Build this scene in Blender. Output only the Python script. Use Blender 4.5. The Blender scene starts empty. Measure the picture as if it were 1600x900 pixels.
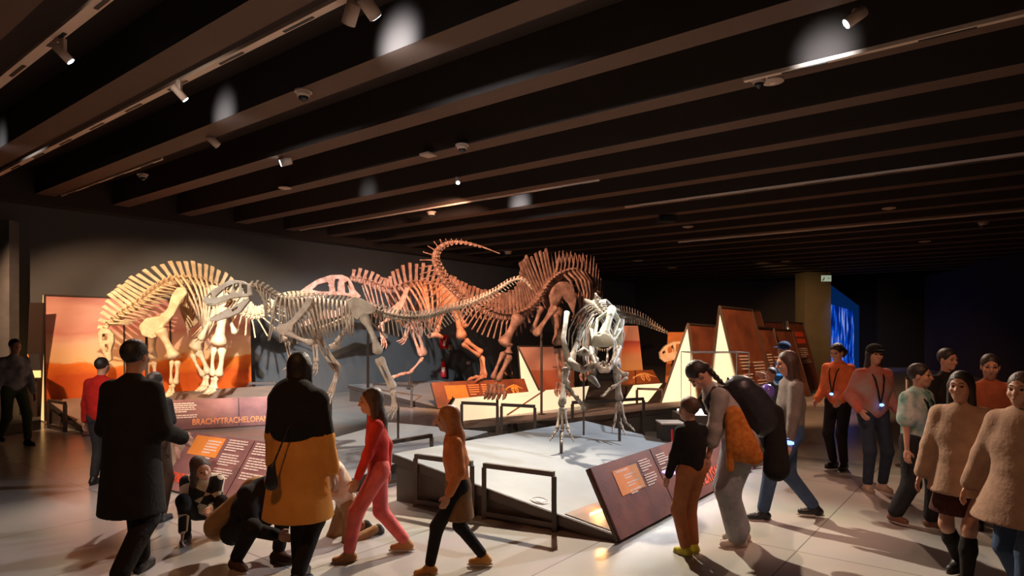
import bpy, math, random
import numpy as np
from mathutils import Vector, Matrix
random.seed(4)
SC = bpy.context.scene
COL = SC.collection
H, F = 1.8, 1000.0            # eye height (m), focal length in pixels of the 1600x900 frame

# ------------------------------------------------------------------ camera, world, exposure
cam = bpy.data.cameras.new('camera'); co = bpy.data.objects.new('camera', cam); COL.objects.link(co)
cam.sensor_width = 36; cam.lens = 36 * F / 1600; cam.shift_y = 70 / 1600
cam.clip_start = .05; cam.clip_end = 200
co.location = (0, 0, H); co.rotation_euler = (math.pi / 2, 0, 0)
SC.camera = co
SC.view_settings.view_transform = 'Standard'; SC.view_settings.look = 'None'
SC.view_settings.gamma = 1; SC.view_settings.use_curve_mapping = False
SC.view_settings.exposure = 1.0
SC.cycles.use_denoising = True
SC.cycles.max_bounces = 6; SC.cycles.diffuse_bounces = 3; SC.cycles.glossy_bounces = 3
SC.cycles.sample_clamp_indirect = 4
w = bpy.data.worlds.new('world'); SC.world = w; w.use_nodes = True
w.node_tree.nodes['Background'].inputs[0].default_value = (.9, .6, .45, 1)
w.node_tree.nodes['Background'].inputs[1].default_value = .003

def P(x, y, d): return Vector(((x - 800) * d / F, d, H + (520 - y) * d / F))
def G(x, y, z=0.0): return P(x, y, F * (H - z) / (y - 520))
BD = Vector((-.790, .613, 0)); WD = Vector((.613, .790, 0)); ZZ = Vector((0, 0, 1))
def UV(u, v, z): return WD * u + BD * v + ZZ * z      # room frame: u across the beams, v along them

def spot(pos, target, energy, color, deg, blend=.5, size=.06):
    l = bpy.data.lights.new('spot_light', 'SPOT'); o = bpy.data.objects.new('spot_light', l); COL.objects.link(o)
    l.energy = energy; l.color = color; l.spot_size = math.radians(deg); l.spot_blend = blend; l.shadow_soft_size = size
    o.location = pos
    o.rotation_euler = (Vector(target) - Vector(pos)).to_track_quat('-Z', 'Y').to_euler()
    return o
WARM = (1, .62, .34); NEUT = (1, .84, .68); COOL = (.78, .9, 1); AMB = (1, .40, .10)
# exhibit track spots, plus added lamps
spot((-4.2, 6.6, 4.45), (-6.4, 13.2, 1.9), 1350, (1, .76, .50), 38)       # left sauropod
spot((-8.9, 9.2, 4.45), (-8.0, 14.2, 1.2), 560, (1, .58, .32), 60)        # landscape backdrop
spot((-3.9, 5.4, 4.45), (-4.6, 17.2, .4), 3700, (.84, .93, 1), 34, .8)     # wall behind the walking theropod
spot((-3.6, 3.2, 4.45), (-3.0, 8.6, 1.7), 420, (1, .9, .78), 62)         # walking theropod
spot((-1.0, 12.9, 4.45), (-2.2, 17.2, 1.9), 330, (1, .58, .40), 95, .9)        # middle theropod
spot((-1.4, 13.2, 4.45), (-1.4, 17.0, .5), 300, (1, .36, .06), 60)         # amber lamp added for the orange glow on its legs
spot((-2.5, 6.6, 4.45), (.6, 12.4, 2.3), 1250, (1, .54, .34), 40)         # spiny sauropod
spot((6.2, 10.6, 4.45), (.9, 8.1, .3), 1500, (.86, .93, 1), 44, .7)        # front deck, from the right
spot((1.4, 4.6, 4.45), (1.2, 8.6, 1.4), 170, (1, .82, .66), 40)           # front theropod, fill lamp added from the viewer's side
spot((-3.2, 9.6, 4.45), (-1.4, 8.9, .3), 420, NEUT, 60, .7)               # middle platform
spot((0.6, 9.5, 4.45), (.6, 4.6, 0), 1150, (1, .86, .68), 70, .6)         # floor in front of the deck
spot((-3.6, 8.8, 4.45), (-3.2, 5.2, 0), 330, (1, .80, .68), 60, .7)
spot((4.9, 10.5, 4.45), (3.6, 5.2, 0), 330, (1, .70, .50), 70, .8)        # floor right
spot((2.4, 11.5, 4.45), (6.5, 6.0, 0), 130, (1, .62, .40), 70, .8)
spot((2.6, 3.4, 4.45), (2.2, 6.9, .4), 150, (1, .55, .42), 46)            # front information panel
spot((-4.6, 3.9, 4.45), (-3.2, 7.4, .3), 170, (1, .62, .55), 44)           # left information panel
spot((-1.6, 8.4, 4.45), (-5.2, 12.2, .3), 330, (1, .66, .54), 40)         # rear information panel
spot((.4, 12.6, 4.45), (-.6, 15.8, .3), 200, (1, .5, .25), 50)
spot((2.2, 8.8, 4.45), (5.2, 14.6, 1.4), 1100, (1, .52, .26), 50)         # tall wedges
spot((4.0, 12.6, 4.45), (8.0, 18.5, 1.3), 900, (1, .52, .26), 50)
spot((8.5, 24.0, 4.45), (13.6, 30.0, 2.4), 700, (1, .62, .25), 40, .9)    # column
spot((3.2, 3.6, 4.45), (4.8, 7.8, 1.2), 110, (1, .52, .32), 46, .8)       # visitors at the right
spot((1.6, 2.2, 4.45), (3.6, 4.6, 1.0), 45, (1, .5, .26), 60, .8)
spot((-1.8, 1.6, 4.45), (-1.8, 4.8, .9), 75, (1, .46, .18), 56, .8)       # visitors at the front
spot((14.6, 27.0, 4.2), (16.5, 31.0, 1.5), 120, (.1, .3, 1), 60, .8)      # blue doorway

# ------------------------------------------------------------------ object helpers
def tag(o, label=None, cat=None, group=None, kind=None):
    if label: o['label'] = label
    if cat: o['category'] = cat
    if group: o['group'] = group
    if kind: o['kind'] = kind
    return o
def thing(name, loc, label, cat, group=None, kind=None):
    o = bpy.data.objects.new(name, None); COL.objects.link(o); o.location = loc; o.empty_display_size = .1
    return tag(o, label, cat, group, kind)
def rootloc(o):
    p = Vector((0, 0, 0))
    while o is not None: p += o.location; o = o.parent
    return p
def frames(path, side=None):
    n = len(path); out = []; prev = None
    for i in range(n):
        t = (path[min(i + 1, n - 1)] - path[max(i - 1, 0)])
        t = t.normalized() if t.length > 1e-9 else Vector((0, 0, 1))
        if prev is None:
            ref = side if side is not None else (Vector((0, 0, 1)) if abs(t.z) < .9 else Vector((1, 0, 0)))
        else: ref = prev
        s = ref - t * ref.dot(t)
        if s.length < 1e-6: s = t.orthogonal()
        s.normalize(); prev = s; out.append((t, s, t.cross(s)))
    return out
class MB:
    def __init__(s): s.v = []; s.f = []; s.m = []
    def add(s, vs, fs, mi=0):
        b = len(s.v); s.v += [tuple(q) for q in vs]; s.f += [tuple(b + i for i in q) for q in fs]; s.m += [mi] * len(fs); return s
    def hexa(s, p, mi=0):      # 8 corners: bottom loop 0-3, top loop 4-7
        return s.add(p, [(3, 2, 1, 0), (4, 5, 6, 7), (0, 1, 5, 4), (1, 2, 6, 5), (2, 3, 7, 6), (3, 0, 4, 7)], mi)
    def box(s, c, dx, dy, dz, X=Vector((1, 0, 0)), Y=Vector((0, 1, 0)), Z=ZZ, mi=0):
        c = Vector(c); q = []
        for k in (-1, 1):
            for i, j in ((-1, -1), (1, -1), (1, 1), (-1, 1)): q.append(c + X * (i * dx / 2) + Y * (j * dy / 2) + Z * (k * dz / 2))
        return s.hexa(q, mi)
    def bar(s, a, b, w_, h_, up=ZZ, mi=0):
        a = Vector(a); b = Vector(b); t = (b - a).normalized()
        if abs(t.dot(up)) > .95: up = Vector((1, 0, 0))
        x = t.cross(up).normalized(); y = x.cross(t)
        q = [e + x * (i * w_ / 2) + y * (j * h_ / 2) for e in (a, b) for i, j in ((-1, -1), (1, -1), (1, 1), (-1, 1))]
        return s.hexa([q[0], q[1], q[2], q[3], q[4], q[5], q[6], q[7]], mi)
    def tube(s, path, rad, seg=8, side=None, flat=1.0, mi=0):
        path = [Vector(p) for p in path]; fr = frames(path, side); n = len(path)
        if not hasattr(rad, '__len__'): rad = [rad] * n
        vs = []
        for p, (t, a, b), r in zip(path, fr, rad):
            for k in range(seg):
                an = 2 * math.pi * k / seg; vs.append(p + a * (r * flat * math.cos(an)) + b * (r * math.sin(an)))
        fs = [(i * seg + k, i * seg + (k + 1) % seg, (i + 1) * seg + (k + 1) % seg, (i + 1) * seg + k) for i in range(n - 1) for k in range(seg)]
        fs += [tuple(range(seg))[::-1], tuple((n - 1) * seg + k for k in range(seg))]
        return s.add(vs, fs, mi)
    def slab(s, pts, off, mi=0):     # planar polygon given thickness along vector off
        n = len(pts); off = Vector(off); pts = [Vector(p) for p in pts]
        vs = pts + [p + off for p in pts]
        fs = [tuple(range(n)), tuple(range(2 * n - 1, n - 1, -1))] + [(i, i + n, (i + 1) % n + n, (i + 1) % n) for i in range(n)]
        return s.add(vs, fs, mi)
    def build(s, name, mat, parent=None, smooth=False, bevel=0):
        me = bpy.data.meshes.new(name)
        if parent is not None: o0 = rootloc(parent)
        else:
            a = np.array(s.v); o0 = Vector((float((a[:, 0].min() + a[:, 0].max()) / 2), float((a[:, 1].min() + a[:, 1].max()) / 2), float(a[:, 2].min())))
        me.from_pydata([(v[0] - o0.x, v[1] - o0.y, v[2] - o0.z) for v in s.v], [], s.f)
        mats = mat if isinstance(mat, (list, tuple)) else [mat]
        for q in mats: me.materials.append(q)
        if len(mats) > 1:
            for p, mi in zip(me.polygons, s.m): p.material_index = mi
        import bmesh
        bm = bmesh.new(); bm.from_mesh(me); bmesh.ops.recalc_face_normals(bm, faces=bm.faces); bm.to_mesh(me); bm.free()
        if smooth:
            for p in me.polygons: p.use_smooth = True
        o = bpy.data.objects.new(name, me); COL.objects.link(o)
        if parent is not None: o.parent = parent
        else: o.location = o0
        if bevel:
            b = o.modifiers.new('bevel', 'BEVEL'); b.width = bevel; b.segments = 2; b.limit_method = 'ANGLE'
        return o

# ------------------------------------------------------------------ materials
MC = {}
def mat(name, col, rough=.6, metal=0, noise=0, nscale=8, emit=None, estr=0, bump=0, bscale=30, col2=None, spec=.5):
    if name in MC: return MC[name]
    m = bpy.data.materials.new(name); m.use_nodes = True; nt = m.node_tree; b = nt.nodes['Principled BSDF']
    b.inputs['Base Color'].default_value = (*col, 1); b.inputs['Roughness'].default_value = rough
    b.inputs['Metallic'].default_value = metal; b.inputs['Specular IOR Level'].default_value = spec
    if noise or col2:
        tc = nt.nodes.new('ShaderNodeTexCoord'); nz = nt.nodes.new('ShaderNodeTexNoise'); nz.inputs['Scale'].default_value = nscale
        nz.inputs['Detail'].default_value = 6
        nt.links.new(tc.outputs['Object'], nz.inputs['Vector'])
        r = nt.nodes.new('ShaderNodeValToRGB'); r.color_ramp.elements[0].position = .35; r.color_ramp.elements[1].position = .68
        c2 = col2 or tuple(c * (1 - noise) for c in col)
        r.color_ramp.elements[0].color = (*c2, 1); r.color_ramp.elements[1].color = (*col, 1)
        nt.links.new(nz.outputs['Fac'], r.inputs['Fac']); nt.links.new(r.outputs['Color'], b.inputs['Base Color'])
    if emit:
        b.inputs['Emission Color'].default_value = (*emit, 1); b.inputs['Emission Strength'].default_value = estr
    if bump:
        tc = nt.nodes.new('ShaderNodeTexCoord'); n2 = nt.nodes.new('ShaderNodeTexNoise'); n2.inputs['Scale'].default_value = bscale
        bp = nt.nodes.new('ShaderNodeBump'); bp.inputs['Strength'].default_value = bump; bp.inputs['Distance'].default_value = .01
        nt.links.new(tc.outputs['Object'], n2.inputs['Vector'])
        nt.links.new(n2.outputs['Fac'], bp.inputs['Height']); nt.links.new(bp.outputs['Normal'], b.inputs['Normal'])
    MC[name] = m; return m
def ramp_mat(name, stops, axis, lo, hi, warp=.0, nscale=3, rough=.6, emit=0, streak=(1, 1, 1), origin=(0, 0, 0)):
    """printed picture: colour bands along a direction with noisy borders (object coordinates)"""
    m = bpy.data.materials.new(name); m.use_nodes = True; nt = m.node_tree; b = nt.nodes['Principled BSDF']
    b.inputs['Roughness'].default_value = rough
    g = nt.nodes.new('ShaderNodeNewGeometry'); mp = nt.nodes.new('ShaderNodeMapping'); mp.inputs['Scale'].default_value = streak
    nz = nt.nodes.new('ShaderNodeTexNoise'); nz.inputs['Scale'].default_value = nscale; nz.inputs['Detail'].default_value = 8
    nt.links.new(g.outputs['Position'], mp.inputs['Vector']); nt.links.new(mp.outputs['Vector'], nz.inputs['Vector'])
    dp = nt.nodes.new('ShaderNodeVectorMath'); dp.operation = 'DOT_PRODUCT'; dp.inputs[1].default_value = axis
    nt.links.new(g.outputs['Position'], dp.inputs[0])
    mr = nt.nodes.new('ShaderNodeMapRange'); mr.inputs['From Min'].default_value = lo; mr.inputs['From Max'].default_value = hi
    nt.links.new(dp.outputs['Value'], mr.inputs['Value'])
    a = nt.nodes.new('ShaderNodeMath'); a.operation = 'MULTIPLY_ADD'; a.inputs[1].default_value = warp; 
    s = nt.nodes.new('ShaderNodeMath'); s.operation = 'SUBTRACT'; s.inputs[1].default_value = .5
    nt.links.new(nz.outputs['Fac'], s.inputs[0]); nt.links.new(s.outputs[0], a.inputs[0]); nt.links.new(mr.outputs['Result'], a.inputs[2])
    r = nt.nodes.new('ShaderNodeValToRGB'); cr = r.color_ramp
    while len(cr.elements) < len(stops): cr.elements.new(.5)
    for e, (p, c) in zip(cr.elements, stops): e.position = p; e.color = (*c, 1)
    nt.links.new(a.outputs[0], r.inputs['Fac']); nt.links.new(r.outputs['Color'], b.inputs['Base Color'])
    if emit:
        nt.links.new(r.outputs['Color'], b.inputs['Emission Color']); b.inputs['Emission Strength'].default_value = emit
    return m
M_black = mat('black_paint', (.012, .010, .010), .5)
M_wall = mat('dark_grey_wall', (.115, .118, .125), .85, noise=.12, nscale=1.5)
M_far = mat('far_wall_paint', (.03, .024, .022), .9)
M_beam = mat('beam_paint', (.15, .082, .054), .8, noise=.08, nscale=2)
M_bside = mat('beam_side_dark', (.045, .03, .024), .9)  # beam sides, darker than the undersides
M_slab = mat('ceiling_slab', (.045, .027, .02), .9)
M_metal = mat('dark_bronze_metal', (.075, .055, .045), .45, .3)
M_skirt = mat('platform_side', (.07, .052, .042), .55, noise=.2, nscale=3)
M_deck = mat('platform_deck_grey', (.27, .29, .31), .45, noise=.22, nscale=1.6, bump=.1)
M_track = mat('track_metal', (.85, .62, .48), .5)
M_white = mat('white_plastic', (.62, .45, .36), .5)
M_lens = mat('lamp_lens', (1, 1, 1), .3, emit=(.75, .92, 1), estr=8)
M_dome = mat('smoked_dome', (.02, .02, .02), .08)
M_glow = mat('backlit_cream', (.6, .45, .3), .6, emit=(1, .73, .45), estr=.5)
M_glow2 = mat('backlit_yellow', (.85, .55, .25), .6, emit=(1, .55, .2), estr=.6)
M_tube = mat('glowing_tube', (1, .8, .5), .4, emit=(1, .62, .2), estr=6)
M_text = mat('printed_white_text', (.75, .58, .5), .7)
M_orange = mat('orange_print', (.85, .28, .05), .6, noise=.15, nscale=6)
M_ored = mat('red_orange_lettering', (.9, .09, .025), .6)
M_otxt = mat('orange_lettering', (.9, .32, .12), .6)
M_red = mat('extinguisher_red', (.65, .02, .02), .35)
M_glass = None

def glass():
    m = bpy.data.materials.new('clear_glass'); m.use_nodes = True; nt = m.node_tree
    b = nt.nodes['Principled BSDF']; b.inputs['Base Color'].default_value = (.9, .95, .95, 1); b.inputs['Roughness'].default_value = .02
    b.inputs['Transmission Weight'].default_value = 1; b.inputs['IOR'].default_value = 1.02; b.inputs['Alpha'].default_value = .25
    return m
M_glass = glass()

def floor_mat():
    m = bpy.data.materials.new('polished_floor_tiles'); m.use_nodes = True; nt = m.node_tree; b = nt.nodes['Principled BSDF']
    g = nt.nodes.new('ShaderNodeNewGeometry'); mp = nt.nodes.new('ShaderNodeMapping'); mp.vector_type = 'POINT'
    mp.inputs['Rotation'].default_value = (0, 0, math.radians(-52)); nt.links.new(g.outputs['Position'], mp.inputs['Vector'])
    br = nt.nodes.new('ShaderNodeTexBrick'); br.inputs['Scale'].default_value = 1; br.inputs['Brick Width'].default_value = 2.8; br.inputs['Row Height'].default_value = 1.4
    br.inputs['Mortar Size'].default_value = .005; br.offset = 0; br.inputs['Mortar Smooth'].default_value = 0
    br.inputs['Color1'].default_value = (.52, .46, .40, 1); br.inputs['Color2'].default_value = (.46, .41, .36, 1); br.inputs['Mortar'].default_value = (.20, .17, .15, 1)
    nt.links.new(mp.outputs['Vector'], br.inputs['Vector'])
    nz = nt.nodes.new('ShaderNodeTexNoise'); nz.inputs['Scale'].default_value = 1.3; nz.inputs['Detail'].default_value = 8
    nt.links.new(g.outputs['Position'], nz.inputs['Vector'])
    mx = nt.nodes.new('ShaderNodeMixRGB'); mx.blend_type = 'MULTIPLY'; mx.inputs['Fac'].default_value = .35
    nt.links.new(br.outputs['Color'], mx.inputs['Color1']); nt.links.new(nz.outputs['Color'], mx.inputs['Color2'])
    hs = nt.nodes.new('ShaderNodeHueSaturation'); hs.inputs['Saturation'].default_value = .75
    nt.links.new(mx.outputs['Color'], hs.inputs['Color'])
    nt.links.new(hs.outputs['Color'], b.inputs['Base Color'])
    b.inputs['Roughness'].default_value = .24; b.inputs['Specular IOR Level'].default_value = .6
    return m
M_floor = floor_mat()

# ------------------------------------------------------------------ the hall
def struct(name, mb, m): o = mb.build(name, m); o['kind'] = 'structure'; return o
struct('floor', MB().box((6, 16, -.05), 60, 60, .1), M_floor)
struct('ceiling', MB().box(UV(17, 4, 5.2), 44, 42, .2, X=WD, Y=BD), M_slab)
VW = 15.9
wl = MB(); wl.box(UV(17, VW + .1, 2.6), 44, .2, 5.2, X=WD, Y=BD)
struct('wall_left', wl, M_wall)
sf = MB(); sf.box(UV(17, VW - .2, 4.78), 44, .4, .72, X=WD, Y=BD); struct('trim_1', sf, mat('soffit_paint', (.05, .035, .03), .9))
struct('wall_back', MB().box((14, 34.6, 2.6), 30, .2, 5.2), M_far)
struct('wall_recess', MB().box((21.0, 33.4, 2.6), 9, .2, 5.2), mat('recess_black', (.004, .004, .005), .9))
# right-hand wall running towards the viewer
a, b = Vector((20.5, 31.8, 0)), Vector((12.6, 4.0, 0))
n = (b - a).normalized().cross(ZZ)
struct('wall_right', MB().hexa([a, b, b - n * .3, a - n * .3, a + ZZ * 4.6, b + ZZ * 4.6, b - n * .3 + ZZ * 4.6, a - n * .3 + ZZ * 4.6]), mat('right_wall_paint', (.035, .024, .028), .9))
# column between the wedges and the screen
struct('trim_2', MB().box(P(1270, 520, 30).to_2d().to_3d() + ZZ * 2.3, 1.2, 1.0, 4.62), mat('olive_column_paint', (.10, .072, .04), .85, noise=.15, nscale=2))
struct('wall_partition', MB().box((-10.45, 12.6, 2.0), 1.3, .25, 4.0), mat('grey_partition', (.16, .155, .16), .8, noise=.2, nscale=5))
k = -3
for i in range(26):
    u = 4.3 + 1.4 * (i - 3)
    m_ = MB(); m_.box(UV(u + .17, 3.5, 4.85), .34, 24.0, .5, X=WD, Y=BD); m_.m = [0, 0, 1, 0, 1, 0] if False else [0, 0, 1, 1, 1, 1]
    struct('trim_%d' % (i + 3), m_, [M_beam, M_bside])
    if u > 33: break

# ------------------------------------------------------------------ text helper
def text(s, size, m, org, X, Y, parent, name='lettering', shear=0, bold=.0, depth=.004, align='LEFT', sx=1):
    cu = bpy.data.curves.new('t', 'FONT'); cu.body = s; cu.size = size; cu.shear = shear; cu.offset = bold * size; cu.extrude = depth / 2; cu.align_x = align
    to = bpy.data.objects.new('t', cu); COL.objects.link(to)
    dg = bpy.context.evaluated_depsgraph_get(); me = bpy.data.meshes.new_from_object(to.evaluated_get(dg))
    bpy.data.objects.remove(to); bpy.data.curves.remove(cu)
    X = Vector(X).normalized(); Y = Vector(Y); Y = (Y - X * Y.dot(X)).normalized(); N = X.cross(Y)
    o0 = rootloc(parent); org = Vector(org)
    for v in me.vertices: v.co = org + X * v.co.x * sx + Y * v.co.y + N * v.co.z - o0
    me.name = name; me.materials.clear(); me.materials.append(m)
    o = bpy.data.objects.new(name, me); COL.objects.link(o); o.parent = parent
    return o
class Plate:
    """slab on four corners with printed things laid on its front face"""
    def __init__(s, BL, BR, TR, TL, th=.05):
        s.BL, s.BR, s.TR, s.TL = map(Vector, (BL, BR, TR, TL)); s.X = (s.BR - s.BL).normalized()
        up = s.TL - s.BL; s.N = s.X.cross(up).normalized(); s.Y = s.N.cross(s.X)
        s.W = (s.BR - s.BL).length; s.Hh = up.dot(s.Y); s.th = th
    def at(s, u, v, off=.003): return s.BL.lerp(s.BR, u).lerp(s.TL.lerp(s.TR, u), v) + s.N * off
    def body(s, name, m, parent): return MB().slab([s.BL, s.BR, s.TR, s.TL], -s.N * s.th).build(name, m, parent)
    def patch(s, name, m, parent, u0, v0, u1, v1, off=.004): return MB().slab([s.at(u0, v0, off), s.at(u1, v0, off), s.at(u1, v1, off), s.at(u0, v1, off)], -s.N * .003).build(name, m, parent)
    def lines(s, name, m, parent, u0, v1, u1, rows, lh, gap_every=5):
        """lines of words; every block between blank lines is one mesh"""
        mb = MB(); rnd = random.Random(int(u0 * 1000) + rows); v = v1
        for r in range(rows):
            if r and r % gap_every == 0:
                mb.build(name, m, parent); mb = MB(); v -= lh * .8
            ue = u1 - (u1 - u0) * (rnd.random() * .22 if (r + 1) % gap_every else .45); u = u0
            while u < ue:
                wd = min((u1 - u0) * (.08 + .12 * rnd.random()), ue - u)
                mb.slab([s.at(u, v - lh * .5, .005), s.at(u + wd, v - lh * .5, .005), s.at(u + wd, v, .005), s.at(u, v, .005)], -s.N * .003)
                u += wd + (u1 - u0) * .02
            v -= lh
        return mb.build(name, m, parent)
def frame_rail(a, b, h, w_, label, group='low bronze barrier frames round the platforms'):
    a, b = Vector(a), Vector(b); r = thing('low_barrier', (a + b) / 2, label, 'barrier', group)
    MB().bar(a, a + ZZ * h, w_, w_).build('post', M_metal, r); MB().bar(b, b + ZZ * h, w_, w_).build('post', M_metal, r)
    MB().bar(a + ZZ * (h + w_ / 2), b + ZZ * (h + w_ / 2), w_, w_).build('top_rail', M_metal, r)
    MB().bar(a + ZZ * .06, b + ZZ * .06, w_ * .8, w_).build('bottom_rail', M_metal, r)
    return r
def deck(name, corners, label, m=None):
    c = [Vector(q) for q in corners]; ctr = sum(c, Vector()) / len(c); ctr.z = 0
    r = thing(name, ctr, label, 'platform')
    base = [Vector((q.x, q.y, 0)) for q in c]; lo = [q - ZZ * .035 for q in c]; inn = [b_.lerp(ctr, .015) for b_ in base]
    mb = MB(); n_ = len(c)
    mb.add(inn + [i_ + ZZ * l.z for i_, l in zip(inn, lo)], [tuple(range(n_))] + [(i, (i + 1) % n_, (i + 1) % n_ + n_, i + n_) for i in range(n_)] + [tuple(range(n_, 2 * n_))])
    mb.build('platform_skirt', M_skirt, r)
    MB().slab([q - ZZ * .03 for q in c], ZZ * .03).build('deck_board', m or M_deck, r)
    # thin metal edge trim round the top
    for i in range(n_): MB().bar(c[i] - ZZ * .05, c[(i + 1) % n_] - ZZ * .05, .03, .09).build('edge_trim', M_metal, r)
    return r
def leather(name, c1, c2, sc=2.5, rough=.45): return mat(name, c1, rough, col2=c2, nscale=sc, bump=.15, bscale=60)
M_panel = leather('brown_panel_print', (.30, .10, .065), (.13, .045, .04))
M_panel2 = leather('mauve_panel_print', (.36, .16, .14), (.20, .09, .09))

# ---- front platform
T, L_, B_, R_ = Vector((.89, 5.52, .06)), Vector((-1.27, 6.84, .51)), Vector((1.12, 9.92, .44)), Vector((3.28, 8.6, .06))
r = deck('front_platform', [T, L_, B_, R_], 'sloping grey topped platform in front under the theropod that faces the viewer')
# printed round emblem on the deck
def deck_pt(x, y, pl):
    p0, p1, p2 = pl; n = (p1 - p0).cross(p2 - p0); d = P(x, y, 1) - Vector((0, 0, H)); o = Vector((0, 0, H))
    return o + d * ((p0 - o).dot(n) / d.dot(n)), n.normalized()
plE = (T, L_, B_)
c, nn = deck_pt(843, 783, plE)
if nn.z < 0: nn = -nn
e1 = (L_ - T).normalized(); e2 = nn.cross(e1)
em = MB()
for rr, ww in ((.085, .008),):
    pts = [c + e1 * (rr * math.cos(q * math.pi / 16)) + e2 * (rr * math.sin(q * math.pi / 16)) + nn * .006 for q in range(33)]
    em.tube(pts, .005, 4)
for q in (-.04, -.02, 0, .02, .04): em.bar(c + e2 * q * .9 - e1 * .05 + nn * .006, c + e2 * q * .9 + e1 * (.045 - abs(q) * .4) + nn * .006, .008, .004, up=nn)
em.build('deck_emblem', mat('emblem_white', (.8, .8, .8), .6), r)
# brown strip of deck behind the panel and lit tube
s1 = MB(); dd = (L_ - T); q0 = T + nn * .004; q1 = T + dd * .20 + nn * .004; s1.slab([q0 + (R_ - T) * .01, q1 + (R_ - T) * .01, q1 + (B_ - L_) * .98, q0 + (R_ - T) * .98], nn * .004)
s1.build('deck_strip', mat('bronze_strip', (.20, .12, .085), .5), r)
tb = MB(); ta, _ = deck_pt(922, 807, plE); tb_, _ = deck_pt(952, 796, plE); tb.bar(ta + nn * .02, tb_ + nn * .02, .014, .02, up=nn); tb.build('light_tube', M_tube, r)
pl = bpy.data.lights.new('tube_glow', 'POINT'); po = bpy.data.objects.new('tube_glow', pl); COL.objects.link(po); po.location = (ta + tb_) / 2 + nn * .08; pl.energy = 2.2; pl.color = (1, .5, .15); pl.shadow_soft_size = .05

def info_panel(name, BL, BR, lean, h, label, m):
    BL, BR = Vector(BL), Vector(BR); X = (BR - BL).normalized(); bk = ZZ.cross(X); 
    TL = BL + bk * lean + ZZ * h; TR = BR + bk * lean + ZZ * h
    r = thing(name, (BL + BR) / 2, label, 'information panel')
    p = Plate(BL, BR, TR, TL, .05); p.body('panel_board', m, r)
    MB().slab([BL - p.N * .02 + X * .002, BL - p.N * .052, TL - p.N * .052, TL - p.N * .02], -X * .012).build('side_trim', M_metal, r)
    MB().slab([BR - p.N * .02, BR - p.N * .052, TR - p.N * .052, TR - p.N * .02], X * .012).build('side_trim', M_metal, r)
    return r, p
# front information panel
X = (R_ - T).normalized()
BL = Vector((.93, 5.46, .03)); BR = BL + X * 3.6
r, p = info_panel('information_panel', BL, BR, -.28 if False else .30, .58, 'large leaning brown information panel with orange box at the front platform corner', M_panel)
# mirror the lean so the board tips back over the deck
p.patch('orange_box', M_orange, r, .085, .50, .215, .86)
p.lines('box_lines', M_text, r, .10, .84, .17, 1, .05)
p.lines('box_lines', M_text, r, .13, .76, .20, 6, .04, 2)
p.lines('paragraph', M_text, r, .23, .88, .30, 10, .038)
p.lines('paragraph', M_text, r, .34, .88, .41, 8, .038)
MB().bar(p.at(.325, 0.02), p.at(.325, .99), .008, .003, up=p.N).build('panel_joint', M_black, r)
MB().bar(p.at(.66, 0.02), p.at(.66, .99), .008, .003, up=p.N).build('panel_joint', M_black, r)
text('PIATNITZKYSAURUS', .20, M_ored, p.at(.42, .16, .004), p.X, p.Y, r, 'title_lettering', .35, .02, sx=.72)
def printed_skeleton(p, r, u, v, s, m, name='printed_skeleton', flip=1):
    """small printed drawing of a long-tailed skeleton"""
    mb = MB(); q = lambda a, b: p.at(u, v, .006) + p.X * (a * s * flip) + p.Y * (b * s)
    sp = [(-1, .1), (-.75, .28), (-.45, .38), (-.1, .48), (.2, .42), (.5, .25), (.9, .05)]
    mb.tube([q(*e) for e in sp], [.01, .02, .025, .03, .025, .015, .005], 5)
    for i in range(9): mb.tube([q(-.35 + i * .07, .42), q(-.38 + i * .07, .25), q(-.33 + i * .07, .1)], .006, 4)
    for a0, a1, a2 in (((-.35, .3), (-.42, 0), (-.36, -.35)), ((.1, .3), (.0, -.05), (.12, -.4)), ((-.28, .3), (-.22, 0), (-.3, -.35)), ((.15, .3), (.25, 0), (.2, -.38))): mb.tube([q(*a0), q(*a1), q(*a2)], [.03 * s / .35, .02 * s / .35, .016 * s / .35], 5)
    mb.tube([q(-1, .12), q(-1.12, .03), q(-1.15, -.08)], [.02, .03, .01], 6)
    return mb.build(name, m, r)
M_pbone = mat('printed_bone', (.9, .45, .16), .7)
printed_skeleton(p, r, .62, .72, .24, M_pbone)

# ---- condorraptor platform and its panel
cB = [Vector((-3.98, 7.35, .05)), Vector((-2.44, 6.43, .05)), Vector((-.34, 8.88, .43)), Vector((-1.88, 9.8, .43))]
deck('middle_platform', cB, 'sloping grey platform left of the front one, under the walking theropod')
plB = (cB[0], cB[1], cB[2])
r, p = info_panel('information_panel', (-4.02, 7.32, .03), (-2.47, 6.39, .03), .40, .58, 'leaning mauve information panel lettered CONDORRAPTOR with an orange box', M_panel2)
p.patch('orange_box', M_orange, r, .06, .62, .36, .96)
p.lines('box_lines', M_text, r, .20, .90, .34, 6, .05)
p.lines('paragraph', M_text, r, .40, .96, .60, 14, .042)
p.lines('paragraph', M_text, r, .66, .96, .90, 13, .042)
MB().bar(p.at(.63, 0.02), p.at(.63, .99), .006, .003, up=p.N).build('panel_joint', M_black, r)
text('CONDORRAPTOR', .15, M_ored, p.at(.03, .14, .004), p.X, p.Y, r, 'title_lettering', .2, .02, sx=.52)

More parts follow.
